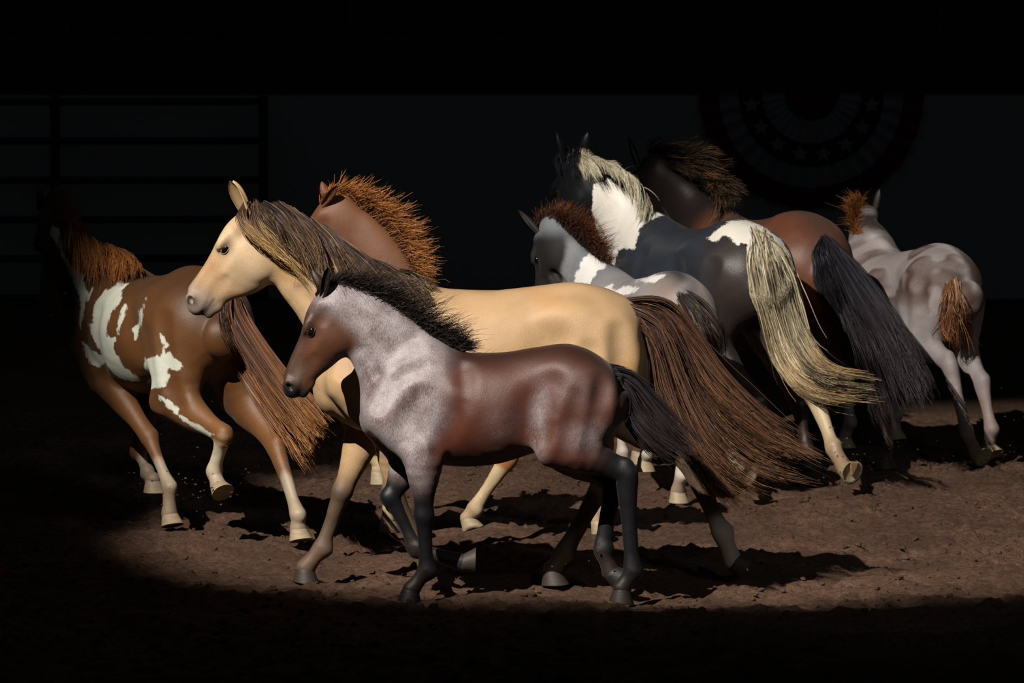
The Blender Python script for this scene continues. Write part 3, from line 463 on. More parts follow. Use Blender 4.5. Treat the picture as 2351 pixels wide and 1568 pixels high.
POSE['blackpinto'] = {'name':'black_pinto_horse','loc':[1.15,31.468],'rz':2.077,'S':1.05,'leg':1.13,'vox':0.01,'fore':[[[0.46,0.1,1.35],[0.7,0.16,1.03],[0.43,0.17,0.88],[0.5,0.14,0.46],[0.47,0.13,0.19],[0.529,0.13,0.085],[0.58,0.13,0.0]],[[0.46,-0.1,1.35],[0.7,-0.16,1.03],[0.43,-0.17,0.88],[0.4,-0.14,0.46],[0.3,-0.13,0.19],[0.336,-0.13,0.089],[0.38,-0.13,0.0]]],'hind':[[[-0.42,0.15,1.25],[-0.28,0.22,0.92],[-0.726,0.06,0.474],[-0.721,0.05,0.166],[-0.747,0.05,0.098],[-0.732,0.05,0.0]],[[-0.42,-0.15,1.25],[-0.665,-0.21,0.783],[-1.003,-0.16,0.537],[-1.24,-0.15,0.24],[-1.364,-0.15,0.123],[-1.421,-0.15,0.041]]],'trunk':[[-0.765,0.0,1.163,0.133,0.138],[-0.694,0.0,1.199,0.214,0.225],[-0.571,0.0,1.212,0.275,0.3],[-0.388,0.0,1.225,0.291,0.323],[-0.184,0.0,1.192,0.281,0.31],[0.061,0.0,1.127,0.311,0.338],[0.286,0.0,1.112,0.306,0.354],[0.469,0.0,1.138,0.265,0.369],[0.592,0.0,1.169,0.224,0.348],[0.714,0.0,1.138,0.204,0.256],[0.806,0.0,1.117,0.153,0.133]],'neck':[[0.56,0,1.17,0.17,0.29],[0.839,0.05,1.435,0.125,0.225],[0.992,0.12,1.605,0.1,0.185],[1.125,0.19,1.731,0.085,0.15]],'head':{'poll':[1.214,0.22,1.89],'nose':[1.455,0.27,1.339],'side':[-0.1,1,0]},'tail':[[[-0.657,0.01,1.442],[-0.78,0.127,1.292],[-0.78,0.054,1.007],[-0.765,-0.057,0.718],[-1.048,-0.077,0.531],[-1.716,-0.026,0.507]],[[-0.655,0.002,1.447],[-0.844,0.1,1.269],[-0.77,-0.031,0.977],[-0.865,-0.085,0.724],[-1.103,-0.148,0.571],[-1.808,-0.085,0.582]],[[-0.654,-0.005,1.447],[-0.854,0.031,1.293],[-0.812,-0.087,1.03],[-0.89,-0.139,0.801],[-1.289,-0.074,0.651],[-1.91,-0.04,0.651]],[[-0.66,-0.007,1.442],[-0.771,-0.096,1.336],[-0.8,-0.176,1.103],[-0.87,-0.212,0.861],[-1.216,-0.136,0.72],[-1.831,-0.09,0.699]]],'mane':[[[1.161,0.21,1.848],[1.107,0.25,1.873],[0.966,0.29,1.811],[0.85,0.31,1.708]],[[1.104,0.18,1.804],[0.982,0.21,1.86],[0.783,0.25,1.841],[0.632,0.27,1.761]],[[1.029,0.13,1.744],[0.882,0.15,1.814],[0.664,0.19,1.785],[0.527,0.22,1.679]],[[0.937,0.09,1.687],[0.776,0.1,1.763],[0.552,0.15,1.73],[0.463,0.19,1.601]],[[0.845,0.05,1.636],[0.668,0.07,1.697],[0.506,0.14,1.62],[0.462,0.19,1.482]],[[0.754,0.01,1.599],[0.58,0.05,1.599],[0.487,0.12,1.545],[0.437,0.18,1.469]]],'forelock':[[[1.214,0.22,1.89],[1.237,0.26,1.909],[1.248,0.3,1.842],[1.158,0.32,1.737]],[[1.199,0.21,1.89],[1.172,0.25,1.911],[1.111,0.3,1.833],[1.004,0.33,1.716]],[[1.195,0.2,1.89],[1.081,0.24,1.914],[0.976,0.3,1.824],[0.896,0.33,1.694]]],'ears':[[[1.301,0.27,1.785],[1.308,0.31,1.929]],[[1.228,0.15,1.829],[1.185,0.14,1.96]]],'patch':[[[0.856,-0.516,-0.07],[-0.516,-0.856,0.0],[[-0.674,1.703],[-0.582,1.745],[-0.473,1.681],[-0.375,1.599],[-0.243,1.528],[-0.336,1.503],[-0.392,1.442],[-0.413,1.337],[-0.521,1.319],[-0.548,1.178],[-0.58,1.127],[-0.635,1.363],[-0.686,1.554]]],[[0.856,-0.516,-0.07],[-0.516,-0.856,0.0],[[0.028,1.431],[0.059,1.467],[0.105,1.508],[0.158,1.538],[0.224,1.547],[0.306,1.53],[0.373,1.499],[0.465,1.431],[0.536,1.32],[0.559,1.243],[0.543,1.295],[0.47,1.367],[0.419,1.326],[0.269,1.327],[0.259,1.418],[0.223,1.42],[0.211,1.402],[0.175,1.428],[0.157,1.451],[0.119,1.455],[0.076,1.429]]]]}
POSE['bay'] = {'name':'bay_horse','loc':[1.562,32.38],'rz':2.077,'S':1.05,'leg':1.1,'vox':0.011,'fore':[[[0.46,0.1,1.35],[0.7,0.16,1.03],[0.43,0.17,0.88],[0.36,0.14,0.46],[0.28,0.13,0.19],[0.317,0.13,0.087],[0.36,0.13,0.0]],[[0.46,-0.1,1.35],[0.7,-0.16,1.03],[0.43,-0.17,0.88],[0.52,-0.14,0.46],[0.5,-0.13,0.19],[0.557,-0.13,0.087],[0.6,-0.13,0.0]]],'hind':[[[-0.42,0.15,1.25],[-0.26,0.22,0.92],[-0.626,0.13,0.379],[-0.687,0.12,0.119],[-0.704,0.12,0.079],[-0.648,0.12,0.0]],[[-0.42,-0.15,1.25],[-0.28,-0.22,0.92],[-0.939,-0.27,0.425],[-0.971,-0.27,0.145],[-0.962,-0.27,0.078],[-0.905,-0.27,0.0]]],'trunk':[[-0.772,0.0,1.169,0.134,0.139],[-0.7,0.0,1.205,0.216,0.227],[-0.577,0.0,1.218,0.278,0.301],[-0.391,0.0,1.231,0.294,0.324],[-0.185,0.0,1.197,0.283,0.312],[0.062,0.0,1.133,0.314,0.34],[0.288,0.0,1.118,0.309,0.355],[0.474,0.0,1.143,0.268,0.371],[0.597,0.0,1.174,0.227,0.35],[0.721,0.0,1.143,0.206,0.258],[0.814,0.0,1.123,0.154,0.134]],'neck':[[0.57,0,1.18,0.17,0.29],[0.724,0.03,1.406,0.125,0.225],[0.899,0.08,1.565,0.1,0.185],[1.064,0.13,1.685,0.085,0.15]],'head':{'poll':[1.212,0.14,1.832],'nose':[1.519,0.16,1.247],'side':[-0.1,1,0]},'tail':[[[-0.712,0.023,1.378],[-0.83,0.122,1.267],[-0.847,0.023,1.027],[-0.72,-0.186,0.72],[-0.872,-0.184,0.464],[-1.173,-0.053,0.294]],[[-0.712,0.017,1.383],[-0.875,0.073,1.268],[-0.728,-0.148,1.015],[-1.135,-0.043,0.778],[-1.009,-0.253,0.498],[-1.393,-0.113,0.269]],[[-0.712,0.007,1.382],[-0.893,0.006,1.267],[-1.189,0.024,1.047],[-1.491,0.032,0.804],[-1.656,0.031,0.581],[-1.775,0.031,0.383]],[[-0.716,0.001,1.377],[-0.889,-0.043,1.252],[-1.192,-0.052,1.044],[-1.49,-0.061,0.801],[-1.657,-0.061,0.63],[-1.799,-0.06,0.472]]],'mane':[[[1.185,0.13,1.828],[1.12,0.12,1.891],[0.937,0.1,1.896],[0.762,0.06,1.934]],[[1.028,0.11,1.805],[0.91,0.1,1.869],[0.728,0.08,1.875],[0.53,0.04,1.93]],[[0.872,0.09,1.76],[0.728,0.08,1.798],[0.602,0.06,1.783],[0.467,0.03,1.787]],[[0.734,0.06,1.695],[0.607,0.05,1.736],[0.492,0.03,1.712],[0.374,0.0,1.694]],[[0.598,0.03,1.618],[0.482,0.02,1.658],[0.394,0.01,1.625],[0.279,0.0,1.589]],[[0.446,0.01,1.549],[0.364,0.05,1.559],[0.317,0.12,1.508],[0.329,0.16,1.441]]],'ears':[[[1.241,0.2,1.744],[1.289,0.23,1.893]],[[1.226,0.08,1.814],[1.167,0.07,1.922]]],'patch':[]}
POSE['pale'] = {'name':'pale_foal','loc':[2.452,32.609],'rz':2.182,'S':0.86,'leg':1.0,'vox':0.01,'fore':[[[0.37,0.09,1.13],[0.57,0.14,0.89],[0.36,0.15,0.76],[0.42,0.12,0.4],[0.4,0.11,0.18],[0.455,0.11,0.075],[0.5,0.11,0.0]],[[0.37,-0.09,1.13],[0.57,-0.14,0.89],[0.36,-0.15,0.76],[0.3,-0.12,0.42],[0.22,-0.11,0.22],[0.224,-0.11,0.13],[0.26,-0.11,0.05]]],'hind':[[[-0.34,0.12,1.08],[-0.315,0.18,0.77],[-0.613,0.14,0.604],[-0.763,0.13,0.206],[-0.864,0.13,0.075],[-0.905,0.13,-0.003]],[[-0.34,-0.12,1.08],[-0.291,-0.18,0.727],[-0.588,-0.14,0.476],[-0.694,-0.13,0.203],[-0.671,-0.13,0.088],[-0.672,-0.13,0.0]]],'trunk':[[-0.622,0.0,1.004,0.108,0.119],[-0.564,0.0,1.035,0.174,0.195],[-0.465,0.0,1.047,0.224,0.259],[-0.315,0.0,1.058,0.237,0.279],[-0.149,0.0,1.029,0.228,0.268],[0.05,0.0,0.974,0.253,0.292],[0.232,0.0,0.96,0.249,0.305],[0.382,0.0,0.982,0.216,0.319],[0.481,0.0,1.009,0.183,0.301],[0.581,0.0,0.982,0.166,0.221],[0.656,0.0,0.965,0.124,0.115]],'neck':[[0.45,0,1.03,0.13,0.22],[0.37,-0.06,1.211,0.105,0.18],[0.571,-0.14,1.329,0.085,0.15],[0.657,-0.22,1.42,0.07,0.115]],'head':{'poll':[0.711,-0.27,1.527],'nose':[0.975,-0.52,1.229],'side':[0.5,1,0]},'tail':[[[-0.567,0.092,1.131],[-0.619,0.176,1.002],[-0.592,0.145,0.852],[-0.649,0.15,0.708]],[[-0.569,0.087,1.136],[-0.646,0.143,1.003],[-0.61,0.084,0.851],[-0.474,-0.059,0.675]],[[-0.571,0.081,1.136],[-0.704,0.108,1.004],[-0.616,-0.022,0.847],[-0.521,-0.111,0.689]]],'crest':[[0.721,-0.26,1.55],[0.74,-0.24,1.505],[0.721,-0.2,1.432],[0.628,-0.14,1.368],[0.437,-0.05,1.329]],'upright':{'n':700,'length':[0.1,0.13,0.14,0.14,0.08],'lean':[0.1,0.5,0.5],'jit':0.35},'ears':[[[0.671,-0.22,1.497],[0.716,-0.22,1.579]],[[0.754,-0.34,1.507],[0.74,-0.35,1.591]]],'patch':[]}

# ---------------------------------------------------------------- coats, hair, hooves
def coat_material(name, white=(214, 208, 194), rough=.55, ragged=.05, mottle=.10, pale=(170, 162, 160)):
    t = NT(name); co = t.n('ShaderNodeTexCoord').outputs['Object']
    base = t.n('ShaderNodeAttribute', attribute_name='coat').outputs['Color']
    patch = t.n('ShaderNodeAttribute', attribute_name='patch').outputs['Fac']
    roan = t.n('ShaderNodeAttribute', attribute_name='roan').outputs['Fac']
    hair = t.n('ShaderNodeMapping', i_Vector=co, i_Scale=(330., 330., 75.)).outputs[0]
    h1 = t.noise(hair, 1., 3, .6)
    base = t.mix(t.ramp(t.noise(co, 4.2, 4), .3, .7), t.mix(1., base, (1 - mottle * 1.6,) * 3, 'MULTIPLY'), t.mix(1., base, (1 + mottle,) * 3, 'MULTIPLY'))
    rf = t.math('MULTIPLY', roan, t.ramp(t.math('ADD', t.math('MULTIPLY', h1, .5), t.math('MULTIPLY', t.noise(co, 9., 3), .5)), .30, .62))
    base = t.mix(rf, base, tuple(lin(pale)))
    edge = t.math('ADD', patch, t.math('MULTIPLY', t.math('SUBTRACT', t.noise(co, 26., 4, .65), .5), ragged))
    base = t.mix(t.ramp(edge, -.004, .004), base, t.mix(t.noise(co, 14., 3), tuple(lin(white) * .86), tuple(lin(white))))
    base = t.mix(t.ramp(h1, .3, .7), t.mix(1., base, (.80, .80, .80), 'MULTIPLY'), base)
    t.l(base, t.b.inputs['Base Color'])
    t.b.inputs['Roughness'].default_value = rough; t.b.inputs['Specular IOR Level'].default_value = .36
    t.b.inputs['Sheen Weight'].default_value = .04; t.b.inputs['Sheen Roughness'].default_value = .4
    t.bump(t.math('ADD', h1, t.math('MULTIPLY', t.noise(co, 9., 3, .5), 1.2)), .30, .005)
    return t.m
def hair_material(name, rough=.55):
    t = NT(name); t.l(t.n('ShaderNodeAttribute', attribute_name='hair').outputs['Color'], t.b.inputs['Base Color'])
    t.b.inputs['Roughness'].default_value = rough; t.b.inputs['Specular IOR Level'].default_value = .22
    return t.m
M_HAIR = hair_material('hair'); M_EYE = plain('eye_gloss', (14, 9, 7), .06, 0, .1, 40.)
M_FROG = plain('frog_pale', (150, 118, 80), .8)
def hoof_material(name, rgb):
    t = NT(name); co = t.n('ShaderNodeTexCoord').outputs['Object']; c = lin(rgb)
    st = t.n('ShaderNodeMapping', i_Vector=co, i_Scale=(14., 14., 90.)).outputs[0]
    t.l(t.mix(t.noise(st, 1., 3), tuple(c * .6), tuple(c * 1.2)), t.b.inputs['Base Color']); t.b.inputs['Roughness'].default_value = .6
    t.bump(t.noise(st, 1.5, 3), .3, .004); return t.m
HOOF = {k: hoof_material('hoof_' + k, c) for k, c in dict(dark=(52, 44, 38), pale=(150, 134, 108), black=(26, 24, 24)).items()}

def strand_mesh(name, C, r0, r1, colors, tips, parent):
    """C (n,m,3) centre lines -> one mesh of fine tapering hairs, each turned its own way"""
    n, m, _ = C.shape
    T = np.gradient(C, axis=1); T /= np.linalg.norm(T, axis=2, keepdims=True) + 1e-9
    ref = RNG.normal(0, 1, (n, 1, 3)); A = np.cross(T, ref); A /= np.linalg.norm(A, axis=2, keepdims=True) + 1e-9
    tt = np.linspace(0, 1, m); rad = (r0 * (1 - tt ** 2.2) + r1 * tt ** 2.2); rad = rad[None] * RNG.uniform(.6, 1.4, (n, 1))
    V = np.stack([C - rad[..., None] * A, C + rad[..., None] * A], 2)
    b = (np.arange(n)[:, None] * m + np.arange(m - 1)[None]) * 2
    F = np.stack([b, b + 1, b + 3, b + 2], -1).reshape(-1, 4)
    o = mesh_obj(name, V.reshape(-1, 3), F, M_HAIR, parent)
    w = np.clip((tt - .35) / .6, 0, 1)[None, :, None, None] ** 1.3
    col = colors[:, None, None] * (1 - w) + tips[:, None, None] * w
    attr(o, 'hair', np.broadcast_to(col, (n, m, 2, 3)).reshape(-1, 3), 'FLOAT_COLOR')
    return o
def pick_colors(pal, n, sel=None):
    P = lin(np.array([c for c, w in pal])); w = np.array([w for c, w in pal], float)
    k = RNG.choice(len(pal), n, p=w / w.sum()) if sel is None else np.clip((sel * len(pal)).astype(int), 0, len(pal) - 1)
    return P[k] * RNG.uniform(.72, 1.18, (n, 1))
def guided(G, n, m, spread0, spread1, wave=.012, clumps=60, lmin=.72):
    """hairs that run along a fan of guide curves, gathered in locks"""
    G = np.array([spline(g, 8) for g in G]); K = G.shape[1]
    c = RNG.integers(0, clumps, n); cg = np.sort(RNG.random(clumps)) * (len(G) - 1); cg = cg[RNG.permutation(clumps)]
    g = np.clip(cg[c] + RNG.normal(0, .07, n), 0, len(G) - 1.001); i = g.astype(int); f = (g - i)[:, None, None]
    base = G[i] * (1 - f) + G[i + 1] * f
    L = RNG.uniform(lmin, 1.02, n) * RNG.uniform(.80, 1, clumps)[c]; t = np.linspace(0, 1, m)
    s = np.clip(t[None] * L[:, None], 0, 1.05) * (K - 1); k = np.clip(s.astype(int), 0, K - 2); fr = (s - k)[..., None]
    r = np.arange(n)[:, None]; C = base[r, k] * (1 - fr) + base[r, k + 1] * fr
    sp = (spread0 + (spread1 - spread0) * t ** .8)[None, :, None]
    C = C + (RNG.normal(0, .8, (clumps, 3))[c])[:, None] * sp + RNG.normal(0, 1, (n, 3))[:, None] * sp * (.45 - .30 * t)[None, :, None]
    ph = RNG.uniform(0, 6.3, (clumps, 3))[c][:, None] + RNG.normal(0, .5, (n, 1, 3)); fq = RNG.uniform(2, 5, (clumps, 1))[c][:, None]
    C = C + np.sin(ph + fq * t[None, :, None] * 2) * wave * (t ** 1.2)[None, :, None]
    return C, g / max(len(G) - 1, 1)
def strays(C, n, amp):
    """a few of the hairs leave their lock"""
    k = RNG.choice(len(C), n, replace=False); t = np.linspace(0, 1, C.shape[1])
    C[k] += RNG.normal(0, amp, (n, 1, 3)) * (t ** 1.7)[None, :, None]
    return C
def upright(crest, u, m=7):
    P = spline(crest, 10); n = u['n']; s = RNG.random(n) * (len(P) - 1); i = np.minimum(s.astype(int), len(P) - 2); f = (s - i)[:, None]
    root = P[i] * (1 - f) + P[i + 1] * f; root[:, 1] += RNG.normal(0, .011, n); root[:, 2] -= .012
    Ls = np.interp(s / (len(P) - 1), np.linspace(0, 1, len(u['length'])), u['length']) * RNG.uniform(.55, 1.08, n)
    T = nrm(np.array(u['lean'])); tang = P[np.minimum(i + 1, len(P) - 1)] - P[i]; tang /= np.linalg.norm(tang, axis=1)[:, None] + 1e-9
    nor = np.cross(tang, (0, 1, 0)); nor *= np.sign(nor[:, 2:3] + 1e-6); d = nor * .6 + T
    cl = RNG.integers(0, 90, n); d += RNG.normal(0, u['jit'], (90, 3))[cl] * .6 + RNG.normal(0, u['jit'], (n, 3)) * .5
    d /= np.linalg.norm(d, axis=1)[:, None]
    t = np.linspace(0, 1, m)[None, :, None]; bend = RNG.normal(0, .25, (n, 3)) + np.array(u.get('bend', (-.25, .1, -.25)))
    return root[:, None] + d[:, None] * t * Ls[:, None, None] + bend[:, None] * (t ** 2) * Ls[:, None, None]

def make_hoof(j, S, mat, parent, sole=False):
    C, T = np.array(j[-2]), np.array(j[-1]); v = nrm(T - C); s = np.array((0, 1., 0)); s = nrm(s - v * (s @ v)); nn = np.cross(v, s)
    g = nrm(.60 * v + .80 * nn); up = np.cross(g, s); a, b = .068 * S, .062 * S
    B = T - g * a; top = C + (-up) * .002
    n = 20; th = np.arange(n) / n * 2 * np.pi; V = []
    for f, sx, sy in ((-.12, .80, .80), (.12, .86, .84), (.5, .94, .93), (.95, 1., 1.), (1., .97, .97)):
        c = top * (1 - f) + B * f; dd = np.array((0., 0, 0))
        ra = (.043 * S * (1 - f) + a * f); rb = (.043 * S * (1 - f) + b * f)
        for q in th:
            r = 1. if math.cos(q) > -.3 else 1. - .10 * (-math.cos(q) - .3)
            V.append(c + g * ra * math.cos(q) * r + s * rb * math.sin(q))
    V += [B + up * .012 * S + g * x * math.cos(q) * .78 + s * b * .75 * math.sin(q) for q in th for x in (a,)]
    m = 6; F = [(i * n + k, i * n + (k + 1) % n, (i + 1) * n + (k + 1) % n, (i + 1) * n + k) for i in range(m - 1) for k in range(n)]
    c0 = len(V); V.append(B + up * .012 * S); V.append(top)
    bm = bmesh.new(); vs = [bm.verts.new(p) for p in V]
    for f in F: bm.faces.new([vs[i] for i in f])
    for k in range(n): bm.faces.new((vs[5 * n + k], vs[5 * n + (k + 1) % n], vs[c0])); bm.faces.new((vs[(k + 1) % n], vs[k], vs[c0 + 1]))
    bmesh.ops.recalc_face_normals(bm, faces=bm.faces)
    o = bm_obj('hoof', bm, mat, parent, True)
    if sole:
        bm = bmesh.new(); pts = [(-.85, .42), (-.85, -.42), (-.4, -.30), (.25, 0), (-.4, .30)]
        lo = [bm.verts.new(B + up * .012 * S + g * a * x + s * b * y) for x, y in pts]; hi = [bm.verts.new(B - up * .004 * S + g * a * x * .94 + s * b * y * .8) for x, y in pts]
        bm.faces.new(hi); 
        for k in range(5): bm.faces.new((lo[k], lo[(k + 1) % 5], hi[(k + 1) % 5], hi[k]))
        bmesh.ops.recalc_face_normals(bm, faces=bm.faces); bm_obj('frog', bm, M_FROG, o)
    return o
def make_ear(B, T, opening, W, mat, parent, coat):
    B, T = np.array(B), np.array(T); e = T - B; L = np.linalg.norm(e); e /= L; o = nrm(opening - e * (opening @ e)); sd = np.cross(e, o)
    rows, cols = 14, 13; V = []; B = B - e * .02; L += .02
    for inner in (0, 1):
        for i in range(rows):
            t = i / (rows - 1); w = W * (.62 + .75 * t) * max(0., 1 - t ** 2.6) ** .75 if t < 1 else .001
            w = max(w, .0015) - inner * .0035 * (1 - t); arc = math.radians(150 - 62 * t)
            c = B + e * (t * L) + o * (.10 * L * t * t - .012 * t)
            for k in range(cols):
                q = -arc + 2 * arc * k / (cols - 1); V.append(c - o * math.cos(q) * w * .8 + sd * math.sin(q) * w + o * .25 * w)
    n = rows * cols; F = []
    for i in range(rows - 1):
        for k in range(cols - 1):
            a = i * cols + k; F.append((a, a + 1, a + cols + 1, a + cols)); F.append((n + a, n + a + cols, n + a + cols + 1, n + a + 1))
        for k in (0, cols - 1):
            a = i * cols + k; F.append((a, a + cols, n + a + cols, n + a))
    bm = bmesh.new(); vs = [bm.verts.new(p) for p in V]
    for f in F: bm.faces.new([vs[i] for i in f])
    bmesh.ops.recalc_face_normals(bm, faces=bm.faces); ob = bm_obj('ear', bm, mat, parent, True)
    N = len(ob.data.vertices); c = np.tile(np.array(coat), (N, 1)); c[n:] *= .55
    attr(ob, 'coat', c, 'FLOAT_COLOR'); attr(ob, 'patch', np.full(N, -1.)); attr(ob, 'roan', np.zeros(N))
    return ob
def uv_ball(name, c, r, mat, parent, A=None, squash=(1, 1, 1)):
    bm = bmesh.new(); bmesh.ops.create_uvsphere(bm, u_segments=20, v_segments=12, radius=1.)
    A = np.eye(3) if A is None else np.array(A)
    for v in bm.verts: v.co = c + (np.array(v.co) * r * np.array(squash)) @ A
    return bm_obj(name, bm, mat, parent, True)
def eyelid(c, r, fr, sg, mat, parent, coat):
    """almond rim lying on the eyeball: a heavy upper lid, a thin lower one"""
    P, L, a, s, u = fr; out = s * sg; V = []; n, m = 28, 8
    for i in range(n):
        q = i / n * 2 * math.pi; ca, sa = math.cos(q), math.sin(q); up = sa > 0
        ea, eu = .94 * ca, (.66 if up else .52) * sa; z = math.sqrt(max(.05, 1 - ea * ea - eu * eu)); rr = r * ((.10 + .12 * sa) if up else .10)
        d = nrm(ca * a * .6 + sa * u)
        for k in range(m):
            p = k / m * 2 * math.pi
            V.append(c + a * (1.25 * r * ea) + u * (.95 * r * eu) + out * (r * z * .97 + rr * .45 * math.sin(p)) + d * rr * (math.cos(p) + .6))
    F = [(i * m + k, i * m + (k + 1) % m, ((i + 1) % n) * m + (k + 1) % m, ((i + 1) % n) * m + k) for i in range(n) for k in range(m)]
    ob = mesh_obj('eyelid', V, F, mat, parent); N = len(V)
    attr(ob, 'coat', np.tile(coat, (N, 1)), 'FLOAT_COLOR'); attr(ob, 'patch', np.full(N, -1.)); attr(ob, 'roan', np.zeros(N))

def leg_param(V, H):
    """0..1 upper leg, 1..2 cannon, 2..3 pastern; -1 where no leg is; also which leg"""
    best = np.full(len(V), 9.); t = np.full(len(V), -1.); which = np.full(len(V), -1)
    legs = [(j[2:6]) for j in H['fore']] + [j[1:5] for j in H['hind']]
    for li, j in enumerate(legs):
        j = np.array(j)
        for k in range(3):
            ab = j[k + 1] - j[k]; f = np.clip((V - j[k]) @ ab / (ab @ ab), 0, 1); d = np.linalg.norm(V - j[k] - f[:, None] * ab, axis=1)
            m = (d < best) & (d < (.15 if k == 0 else .10) * H['leg']); best[m] = d[m]; t[m] = k + f[m]; which[m] = li
    return t, which
def poly_sd(P, poly):
    poly = np.array(poly); inside = np.zeros(len(P), bool); d = np.full(len(P), 9.)
    for a, b in zip(poly, np.roll(poly, -1, 0)):
        ab = b - a; f = np.clip((P - a) @ ab / (ab @ ab + 1e-12), 0, 1); d = np.minimum(d, np.linalg.norm(P - a - f[:, None] * ab, axis=1))
        c = (a[1] > P[:, 1]) != (b[1] > P[:, 1]); inside ^= c & (P[:, 0] < (b[0] - a[0]) * (P[:, 1] - a[1]) / (b[1] - a[1] + 1e-12) + a[0])
    return np.where(inside, d, -d)
def sm(x, a, b):
    t = np.clip((x - a) / (b - a), 0, 1); return t * t * (3 - 2 * t)
def mixc(c, rgb, w): return c * (1 - w[:, None]) + lin(rgb)[None] * w[:, None]
class Skin:
    """everything a coat painter needs to know about the body's points"""
    def __init__(self, B, H):
        self.V = B.V; self.N = B.N; self.x, self.y, self.z = B.V.T; self.n = len(B.V)
        self.lt, self.li = leg_param(B.V, H); fr = head_frame(H['head']); q = B.V - fr[0]
        self.ht, self.hv, self.hl = q @ fr[2] / fr[1], -(q @ fr[4]) / fr[1], q @ fr[3] / fr[1]
        dp = np.interp(self.ht, [p[0] for p in HEAD_PROFILE], [p[1] for p in HEAD_PROFILE]) * H['head'].get('deep', 1.)
        dp = dp + .07 * (self.ht > .8)
        self.head = ((np.abs(self.hl) < .3) & (self.hv > -.2) & (self.ht > -.1) & (self.ht < 1.25)) * sm(self.hv - dp, .10, .0)
        self.hw = self.head * sm(self.ht - np.maximum(self.hv - .25, 0) * .5, .05, .30)
        self.n1 = vnoise(self.x + self.y * .7, self.z + self.y * .5, 5., 21); self.n2 = vnoise(self.x - self.y, self.z, 14., 22)
        NK = np.array(H['neck']); d = np.full(self.n, 9.)
        for a, b in zip(NK[1:-1, :3], NK[2:, :3]):
            f = np.clip((self.V - a) @ (b - a) / ((b - a) @ (b - a)), 0, 1); d = np.minimum(d, np.linalg.norm(self.V - a - f[:, None] * (b - a), axis=1))
        self.neck = 1 - sm(d, .20, .34)
        top = np.interp(self.x, np.array(H['trunk'])[:, 0], np.array(H['trunk'])[:, 2] + np.array(H['trunk'])[:, 4])
        self.down = top - self.z      # depth below the back line
    def base(self, rgb): return np.tile(lin(rgb), (self.n, 1))

